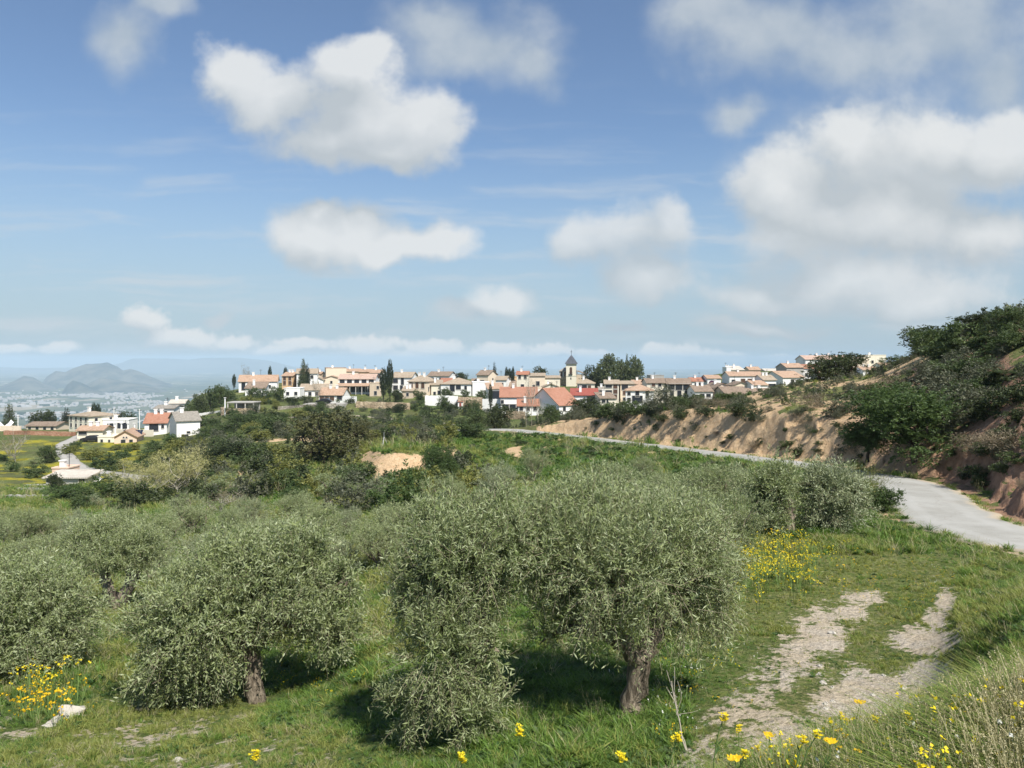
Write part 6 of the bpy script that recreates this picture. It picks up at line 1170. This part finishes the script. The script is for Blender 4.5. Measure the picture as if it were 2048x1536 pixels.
# ------------------------------------------------------------------ grass, weeds and flowers
tuftc = bpy.data.collections.new('tuft_shapes')
def tuft(name, m, n, h, w, lean, seed, wid=.010, seg=2):
    r = np.random.default_rng(seed); V_, Q, T = [], [], []
    for i in range(n):
        a = r.random() * 6.28; b = np.array([math.cos(a), math.sin(a), 0]) * w * r.random() ** .6; dr = np.array([r.normal() * lean, r.normal() * lean, 1]); hh = h * (.5 + .6 * r.random()); sd = np.array([math.cos(a + 1.2), math.sin(a + 1.2), 0]) * wid * (.6 + .8 * r.random())
        p1 = b + dr * hh * .55; p2 = b + dr * hh * .9 + np.array([dr[0], dr[1], -.3]) * hh * .35; o = len(V_); t = np.clip(.5 + .25 * r.normal(), 0, 1)
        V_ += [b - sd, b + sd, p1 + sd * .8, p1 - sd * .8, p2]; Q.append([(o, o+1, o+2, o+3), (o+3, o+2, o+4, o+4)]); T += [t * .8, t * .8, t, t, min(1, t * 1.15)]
    q4 = [q[0] for q in Q]; t3 = [q[1][:3] for q in Q]
    ob = bpy.data.objects.new(name, np_mesh(name, V_, [q4, t3], [m], attrs={'tint': T})); tuftc.objects.link(ob); return ob
def rosette(name, m, n, s, seed, up=.5, stalk=0, head=None):
    r = np.random.default_rng(seed); V_, Q, T = [], [], []
    for i in range(n):
        a = r.random() * 6.28; ln = s * (.5 + .7 * r.random()); u = np.array([math.cos(a), math.sin(a), up * (.2 + r.random())]); sd = np.array([-math.sin(a), math.cos(a), 0]) * ln * .3; b = np.array([r.normal() * s * .25, r.normal() * s * .25, r.random() * s * .5]); o = len(V_)
        V_ += [b, b + u * ln * .5 + sd, b + u * ln - np.array([0, 0, ln * .15]), b + u * ln * .5 - sd]; Q.append((o, o+1, o+2, o+3)); T += [np.clip(.5 + .3 * r.normal(), 0, 1)] * 4
    ob = bpy.data.objects.new(name, np_mesh(name, V_, [Q], [m], attrs={'tint': T})); tuftc.objects.link(ob); return ob
def flowerhead(name, m, n, hgt, spread, s, seed):
    r = np.random.default_rng(seed); V_, Q, T = [], [], []; mi_ = []
    for i in range(n):
        c = np.array([r.normal() * spread, r.normal() * spread, hgt * (.55 + .5 * r.random())]); o = len(V_); b = np.array([c[0] * .6, c[1] * .6, 0]); w = np.array([.004, 0, 0])
        V_ += [b - w, b + w, c + w, c - w]; Q.append((o, o+1, o+2, o+3)); mi_.append(1); T += [.5] * 4
        for k in range(4):
            o = len(V_); u = nrm(r.normal(size=3) + np.array([0, 0, .4])); v_ = nrm(np.cross(u, r.normal(size=3))); q = c + r.normal(size=3) * s * .8
            V_ += [q - u * s, q + v_ * s, q + u * s, q - v_ * s]; Q.append((o, o+1, o+2, o+3)); mi_.append(0); T += [r.random()] * 4
    ob = bpy.data.objects.new(name, np_mesh(name, V_, [Q], [m, M['stem']], mi_, attrs={'tint': T})); tuftc.objects.link(ob); return ob
def seedy(name, n, h, w, seed):
    r = np.random.default_rng(seed); V_, Q, T = [], [], []
    for i in range(n):
        a = r.random() * 6.28; b = np.array([math.cos(a), math.sin(a), 0]) * w * r.random(); e = b + np.array([r.normal() * .3, r.normal() * .3, 1]) * h * (.6 + .5 * r.random()); o = len(V_); sd = np.array([.0022, .001, 0])
        V_ += [b - sd, b + sd, e + sd * .6, e - sd * .6]; Q.append((o, o+1, o+2, o+3)); T += [.3] * 4; dr = nrm(e - b)
        for k in range(5):
            o = len(V_); c = e - dr * k * .012; u = nrm(dr + r.normal(size=3) * .7) * .013; v_ = nrm(np.cross(u, r.normal(size=3))) * .004
            V_ += [c, c + u * .5 + v_, c + u, c + u * .5 - v_]; Q.append((o, o+1, o+2, o+3)); T += [.9] * 4
    ob = bpy.data.objects.new(name, np_mesh(name, V_, [Q], [M['drygrass']], attrs={'tint': T})); tuftc.objects.link(ob)
shapes = ['t00','t01','t02','t03','t04','t05','t06','t07','t08','t09','t10']
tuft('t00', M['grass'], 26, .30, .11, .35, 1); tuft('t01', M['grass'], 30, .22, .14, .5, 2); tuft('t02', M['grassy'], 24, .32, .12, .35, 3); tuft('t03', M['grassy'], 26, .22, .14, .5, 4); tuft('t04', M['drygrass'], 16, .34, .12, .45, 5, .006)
rosette('t05', M['weed'], 34, .10, 6, .6); rosette('t06', M['weed'], 46, .08, 7, 1.2); flowerhead('t07', M['petal'], 6, .42, .10, .014, 8); flowerhead('t08', M['opetal'], 3, .30, .12, .013, 9); flowerhead('t09', M['white_petal'], 2, .3, .1, .013, 10); rosette('t10', M['bright'], 30, .13, 11, .8)
def field_of(name, pts, idx, scl, label=None):
    pts = np.asarray(pts); n = len(pts); me = bpy.data.meshes.new(name); me.vertices.add(n); me.vertices.foreach_set('co', pts.astype(np.float32).ravel())
    for nm, ty, dat in (('idx', 'INT', np.asarray(idx, np.int32)), ('scl', 'FLOAT', np.asarray(scl, np.float32)), ('rot', 'FLOAT', (rng.random(n) * 6.28).astype(np.float32))):
        at = me.attributes.new(nm, ty, 'POINT'); at.data.foreach_set('value', dat)
    me.update(); ob = bpy.data.objects.new(name, me); link(ob); tag(ob, kind='stuff')
    ng = bpy.data.node_groups.new(name + '_spread', 'GeometryNodeTree'); ng.interface.new_socket('Geometry', in_out='INPUT', socket_type='NodeSocketGeometry'); ng.interface.new_socket('Geometry', in_out='OUTPUT', socket_type='NodeSocketGeometry')
    N, L = ng.nodes, ng.links; gi = N.new('NodeGroupInput'); go = N.new('NodeGroupOutput'); ip = N.new('GeometryNodeInstanceOnPoints'); ci_ = N.new('GeometryNodeCollectionInfo')
    ci_.inputs['Collection'].default_value = tuftc; ci_.inputs['Separate Children'].default_value = True; ci_.inputs['Reset Children'].default_value = True
    def attr(nm, ty): a = N.new('GeometryNodeInputNamedAttribute'); a.data_type = ty; a.inputs['Name'].default_value = nm; return a.outputs['Attribute']
    L.new(gi.outputs[0], ip.inputs['Points']); L.new(ci_.outputs[0], ip.inputs['Instance']); ip.inputs['Pick Instance'].default_value = True
    L.new(attr('idx', 'INT'), ip.inputs['Instance Index']); L.new(attr('scl', 'FLOAT'), ip.inputs['Scale'])
    cx = N.new('ShaderNodeCombineXYZ'); L.new(attr('rot', 'FLOAT'), cx.inputs[2]); L.new(cx.outputs[0], ip.inputs['Rotation']); L.new(ip.outputs[0], go.inputs[0])
    md = ob.modifiers.new('spread', 'NODES'); md.node_group = ng; return ob
def sample(n, seed, dlo, dhi, p0=-120, p1=2170, pw=1.0):
    r = np.random.default_rng(seed); px = p0 + (p1 - p0) * r.random(n); d = np.exp(math.log(dlo) + (math.log(dhi) - math.log(dlo)) * r.random(n) ** pw); x = (px - 1024) / F * d; z = H(x, d)
    gx_, gy_ = gpx(x, d, z); D_, S, Z = road_dist(x, d); mk = masks(x, d, z); return px, d, x, z, gx_, gy_, D_, S, mk, r
px, d, x, z, gx_, gy_, D_, S, mk, r = sample(92000, 201, 6.2, 95)
n2 = fbm(x / 3.0, d / 3.0, 91, 4); n1 = fbm(x / .8, d / .8, 92, 3)
rag = fbm(x / .5, d / .5, 72, 4)
ok = (gy_ < 1640) & (D_ > HW - .22) & (r.random(len(x)) > np.interp(mk[:, 0] + 1.1 * rag, [.22, .5, .8], [0, .6, .93])) & ~((S > HW) & (d > 22) & (r.random(len(x)) < .93))
rightside = gx_ > 1240
u = r.random(len(x)); idx = np.where(u < .17, 1, np.where(u < .34, 15, np.where(u < .42, 0, np.where(u < .52, 18, np.where(u < .68, 5, np.where(u < .80, 6, np.where(u < .87, 3, np.where(u < .93, 17, 4))))))))
ye = np.clip(.25 + n2 * 1.2 + np.where(rightside & (d < 22), .25, 0) + np.where((gx_ < 900) & (d < 30), .25, 0), 0, .9)
idx = np.where(r.random(len(x)) < ye, np.where(r.random(len(x)) < .6, 3, np.where(r.random(len(x)) < .75, 2, 4)), idx)
lushp = ((gx_ > 700) & (gx_ < 1380) & (gy_ > 1330)) | ((gx_ > 520) & (gx_ < 730) & (gy_ > 1290) & (gy_ < 1460)) | ((gx_ > 1600) & (gx_ < 1850) & (gy_ > 985) & (gy_ < 1075))
idx = np.where(lushp & (r.random(len(x)) < .75), r.choice([0, 15, 1, 5, 6, 10, 18, 15, 6], len(x)), idx)
emb = (S < 0) & (D_ < 15) & (d > 38); idx = np.where(emb & (r.random(len(x)) < .7), r.choice([5, 6, 18, 15, 10, 5], len(x)), idx)
scl = np.interp(d, [6, 12, 25, 50, 95], [.55, .62, 1.0, 1.7, 2.6]) * (.6 + .7 * r.random(len(x))) * np.where(lushp, 1.05, 1) * np.clip(1 + n1, .6, 1.5)
scl = np.where((gx_ > 1380) & (gx_ < 1920) & (gy_ > 1110) & (d < 20), scl * .45, scl)       # short turf on the track
scl = np.where((gx_ < 900) & (gy_ > 1370), scl * .6, scl); scl = np.where((gx_ > 1920) & (d < 20), scl * .7, scl); scl = scl * (1 - .6 * np.clip(mk[:, 0], 0, 1))
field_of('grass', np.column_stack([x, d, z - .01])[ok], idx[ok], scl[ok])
tuft('t15', M['grass'], 44, .26, .20, .75, 15, .0035); tuft('t16', M['grassy'], 40, .28, .20, .7, 16, .0035); seedy('t17', 12, .36, .16, 17); tuft('t18', M['weed'], 26, .16, .14, 1.1, 18, .009)
# scrub that nobody could count on the slopes
for i_, lf in enumerate(('green', 'oak', 'greyshrub', 'yellowgreen')):
    cm_, _t = shrub_var(90 + i_, lf, 110, .10, .045, .16); tuftc.objects.link(bpy.data.objects.new('t1%d' % (1 + i_), cm_))
ux, ud, x2, z2, gx2, gy2, D2, S2, mk2, r2 = sample(9000, 203, 24, 235, 340, 2080)
hs_ = (S2 > HW + .6) & (D2 < 70)
ok2 = ((ud > 58) | hs_) & ~((S2 < 0) & (D2 < 17)) & ((r2.random(len(x2)) < .55) | hs_) & (D2 > HW + 1) & (mk2[:, 0] < np.where(hs_, 2, .4)) & ~((gx2 > 745) & (gx2 < 875) & (gy2 > 893) & (gy2 < 968)) & ((fbm(x2 / 7, ud / 7, 95, 3) > -.12) | hs_) & (~hs_ | (r2.random(len(x2)) < np.where(mk2[:, 0] > .85, .10, .42)))
i2 = np.where(hs_, r2.choice([13, 13, 12, 11], len(x2)), r2.choice([11, 12, 13, 13, 14, 11], len(x2)))
s2 = np.where(hs_, .35 + .75 * r2.random(len(x2)) ** 2, .7 + 1.6 * r2.random(len(x2)) ** 2)
field_of('undergrowth', np.column_stack([x2, ud, z2 - .03])[ok2], i2[ok2], s2[ok2])
# fringe on the bank where the photographer stands
px, d, x, z, gx_, gy_, D_, S, mk, r = sample(34000, 202, 2.4, 6.6, 1150, 2250)
ok = r.random(len(x)) < np.interp(px, [1150, 1450, 1700, 2050], [.03, .14, .5, 1.0])
idx = r.choice([15, 16, 17, 18, 4, 5, 6, 10, 8, 7, 9, 15, 16, 17], len(x), p=np.array([18, 16, 7, 9, 5, 7, 9, 3, 1.1, .7, 1.2, 8, 8, 7]) / 100); scl = (.28 + .30 * r.random(len(x))) * np.interp(px, [1200, 1700, 2050], [.6, .9, 1.25])
field_of('bank_grass', np.column_stack([x, d, z - .01])[ok], idx[ok], scl[ok])
# flowers: the mustard patch, the corner at the lower left, strays
def patch(cx, cy, rx, ry, n, idx, s, seed):
    r = np.random.default_rng(seed); P_ = []
    for _ in range(n):
        a = r.normal(size=2); px = cx + rx * a[0] * .5; py = cy + ry * a[1] * .5; X, dd = pick(px, py, 6, 60)
        P_.append((X, dd, H1(X, dd), r.choice(idx), s * (.6 + .8 * r.random())))
    return P_
PT = patch(1560, 1135, 140, 55, 170, [7, 7, 7, 8], .9, 1) + patch(1500, 1155, 60, 60, 60, [7], .9, 2) + patch(95, 1400, 70, 50, 46, [8, 8, 7], 1.3, 3) + patch(60, 1440, 40, 30, 18, [8], 1.3, 4) + patch(630, 1350, 110, 60, 40, [7, 8], .45, 5) + patch(1340, 1400, 90, 90, 34, [9, 9, 8], .55, 6) + patch(1750, 1180, 200, 70, 90, [8], .4, 7) + patch(1880, 1180, 120, 70, 120, [8, 8, 9], .34, 8) + patch(1400, 1330, 160, 120, 60, [8, 9, 7], .4, 9)
PT = np.array(PT); field_of('wild_flowers', PT[:, :3], PT[:, 3].astype(int), PT[:, 4])
# single mustard plants near the lens, each a plant with stem, leaves and head
def mustard(px, py, d, label, group, seed, big=1.0, orange=False):
    r = np.random.default_rng(seed); X = (px - 1024) / F * d; zt = -(py - HZ) / F * d; bx = X + r.normal() * .05; g = H1(bx, d + .05); h = zt - g
    if h < .08: g = zt - .12; h = .12
    root = empty('mustard_plant', (bx, d + .05, g), label, 'flower', group)
    pts = [(0, 0, -.05), ((X - bx) * .3 + r.normal() * .012, -.02, h * .4), ((X - bx) * .7 + r.normal() * .01, -.035, h * .75), (X - bx, -.05, h)]
    v, q = tubes([(pts, [.0035, .003, .0025, .0018])], 5, seed, .05); link(bpy.data.objects.new('stem', np_mesh('stem', v, [q], [M['stem']], smooth=True)), root)
    V_, Q, T = [], [], []
    for k in range(26 if not orange else 14):
        c = np.array(pts[-1]) + np.array([r.normal() * .008, r.normal() * .008, (r.random() - .6) * .035 * (0 if orange else 1)]) * big
        for j in range(4 if not orange else 2):
            a = j * 1.57 + r.random(); u = np.array([math.cos(a), math.sin(a), .35 + .3 * r.random()]); w = np.array([-math.sin(a), math.cos(a), 0]); s = (.0048 if not orange else .011) * big; o = len(V_)
            V_ += [c, c + u * s + w * s * .7, c + u * s * 2, c + u * s - w * s * .7]; Q.append((o, o+1, o+2, o+3)); T += [r.random()] * 4
    link(bpy.data.objects.new('flower_head', np_mesh('flower_head', V_, [Q], [M['opetal' if orange else 'petal']], attrs={'tint': T})), root)
    V_, Q, T = [], [], []
    for k in range(9):
        t = .15 + .7 * r.random(); c = np.array([np.interp(t, [0, .4, .75, 1], [p[i] for p in pts]) for i in range(3)]); a = r.random() * 6.28; u = np.array([math.cos(a), math.sin(a), .8]); w = np.array([-math.sin(a), math.cos(a), 0]); s = .03 * (1 - .6 * t) * big; o = len(V_)
        V_ += [c, c + u * s + w * s * .22, c + u * s * 2, c + u * s - w * s * .22]; Q.append((o, o+1, o+2, o+3)); T += [.6] * 4
    link(bpy.data.objects.new('leaves', np_mesh('leaves', V_, [Q], [M['weed']], attrs={'tint': T})), root)
for i, (px, py, d, lab) in enumerate(((1039, 1461, 2.9, 'single yellow mustard flower standing before the drooping olive branches'), (925, 1514, 2.8, 'yellow mustard flower at the bottom edge, left of the tall single one'), (512, 1510, 3.0, 'yellow mustard flower at the bottom edge below the broad olive'), (1448, 1433, 3.1, 'yellow mustard flower at the lower end of the bare track'), (1355, 1474, 3.0, 'yellow mustard flower below the thick bare trunk, beside the dry stalk'), (1243, 1514, 2.9, 'yellow mustard flower at the bottom edge under the thick bare trunk'))):
    mustard(px, py, d, lab, None, 300 + i)
r = np.random.default_rng(9)
HEADS = [(1478,1455),(1490,1505),(1515,1497),(1538,1472),(1500,1510),(1525,1510),(1552,1500),(1560,1520),(1635,1468),(1622,1505),(1655,1505),(1660,1485),(1607,1480),(1690,1440),(1683,1432),(1720,1408),(1815,1430),(1802,1440),(1835,1450),(1865,1455),(1872,1448),(1640,1525),(1580,1485),(1735,1500),(1770,1440),(1840,1470),(1960,1470),(1990,1460),(2030,1480),(2015,1475),(1905,1470),(1680,1515),(1750,1440),(1940,1520),(1890,1520),(1470,1520),(1590,1528),(1710,1520)]
for i, (px, py) in enumerate(HEADS):
    o = i % 4 == 3; mustard(px, py, 2.8 + r.random() * .9, 'orange yellow daisy head among the grasses at the bottom edge' if o else 'yellow mustard flower in the fringe along the bottom right edge', 'daisies in the bottom fringe' if o else 'mustard flowers in the bottom fringe', 400 + i, .9, o)
# dry stalks, stick, rocks
def stalk(name, label, a, b, d, m='drystem', rad=.006, cat='stalk', twigs=3):
    A = P(a[0], a[1], d); B = P(b[0], b[1], d * 1.02); rg = np.random.default_rng(int(a[0])); ch = [limb(A, B, rad, rad * .5, rg, 7, .02)]
    for _ in range(twigs): s = A + (B - A) * (.4 + .5 * rg.random()); ch.append(limb(s, s + (B - A) * .25 + rg.normal(size=3) * .05, rad * .5, rad * .25, rg, 4, .05))
    v, q = tubes([(p - A, r_) for p, r_ in ch], 5, 1, .08); o = bpy.data.objects.new(name, np_mesh(name, v, [q], [M[m]], smooth=True)); o.location = A; return tag(link(o), label, cat)
stalk('dry_stalk', 'tall dry grey stalk leaning beside the thick bare trunk', (1372, 1500), (1343, 1362), 5.2)
stalk('dry_stalk', 'second dry stalk in the pair leaning beside the trunk', (1374, 1502), (1350, 1390), 5.3, rad=.004)
stalk('dry_stalk', 'clump of upright dry stalks at the right edge of the bare track', (1906, 1435), (1893, 1382), 4.6, twigs=5)
stalk('dry_stalk', 'thin long dry stem lying over the bare track', (1770, 1440), (1660, 1395), 4.6, rad=.004)
def on_ground(px, py, lo=5, hi=60): X, dd = pick(px, py, lo, hi); return np.array((X, dd, H1(X, dd)))
A, B = on_ground(1830, 1413), on_ground(1858, 1404); v, q = tubes([limb((0, 0, .03), B - A + (0, 0, .03), .016, .012, rng, 6, .02)], 6, 2, .08)
o = bpy.data.objects.new('stick', np_mesh('stick', v, [q], [M['whitepaint']], smooth=True)); o.location = A; tag(link(o), 'pale bleached stick lying on the bare track', 'stick')
def rock(px, py, s, label, group=None, lo=5):
    c = on_ground(px, py, lo, 120); r = np.random.default_rng(int(px * 7 + py)); u, v_ = np.meshgrid(np.linspace(0, math.pi, 7), np.linspace(0, 2 * math.pi, 9)[:-1], indexing='ij')
    p = np.stack([np.sin(u) * np.cos(v_), np.sin(u) * np.sin(v_), np.cos(u) * .6], 2).reshape(-1, 3) * (1 + .22 * r.normal(size=(56, 1))) * s; Q = [(i * 8 + j, (i + 1) * 8 + j, (i + 1) * 8 + (j + 1) % 8, i * 8 + (j + 1) % 8) for i in range(6) for j in range(8)]
    o = bpy.data.objects.new('rock', np_mesh('rock', p, [Q], [M['rock']])); o.location = c; return tag(link(o), label, 'rock', group)
rock(142, 1428, .22, 'pale rock right of the orange yellow flowers at the lower left'); rock(120, 1442, .16, 'smaller pale rock beside the larger one at the lower left'); rock(102, 1452, .12, 'lowest of three pale rocks at the lower left')
rock(356, 1522, .08, 'small white stone at the bottom edge of the dry grass'); rock(1665, 1268, .07, 'white stone on the left rut of the track'); rock(1866, 1404, .05, 'white pebble beside the bleached stick')
for i in range(14): rock(1640 + 60 * rng.random() * (i % 5), 1290 + 130 * rng.random(), .03 + .025 * rng.random(), 'small pebble scattered on the bare track', 'pebbles on the bare track')
for i, (px, py) in enumerate(((905, 985), (775, 972), (1020, 985), (690, 1000), (660, 1008))): rock(px, py, .28, 'pale boulder in the scrub below the bare earth scar', 'boulders below the bare earth scar', 30)

# labels by place for the small groups of look-alikes
ORD = ['leftmost', 'second from the left', 'third from the left', 'fourth from the left', 'fifth from the left', 'sixth from the left', 'seventh from the left', 'eighth from the left', 'ninth from the left', 'tenth from the left', 'eleventh from the left', 'twelfth from the left']
for grp, txt in (('olive trees in the far rows', 'silvery olive tree, %s in the far rows near the valley road'), ('olive trees in the crowded left rows', 'grey green olive tree, %s in the crowded left rows'),
                 ('olive trees right of the grassy strip', 'olive tree, %s among the middle rows beside the grassy strip'), ('olive trees crowded below the road bank', 'feathery olive tree, %s of those crowded below the road bank'),
                 ('white garden columns on the cream wall', 'square white garden column on the long cream wall, %s'), ('boulders below the bare earth scar', 'pale boulder in the scrub below the earth scar, %s')):
    g = sorted((o for o in sc.objects if o.get('group') == grp and o.parent is None), key=lambda o: o.location.x / max(o.location.y, .1))
    if len(g) <= len(ORD):
        for i, o in enumerate(g): o['label'] = txt % (ORD[i] if i < len(g) - 1 or len(g) < 3 else 'rightmost')
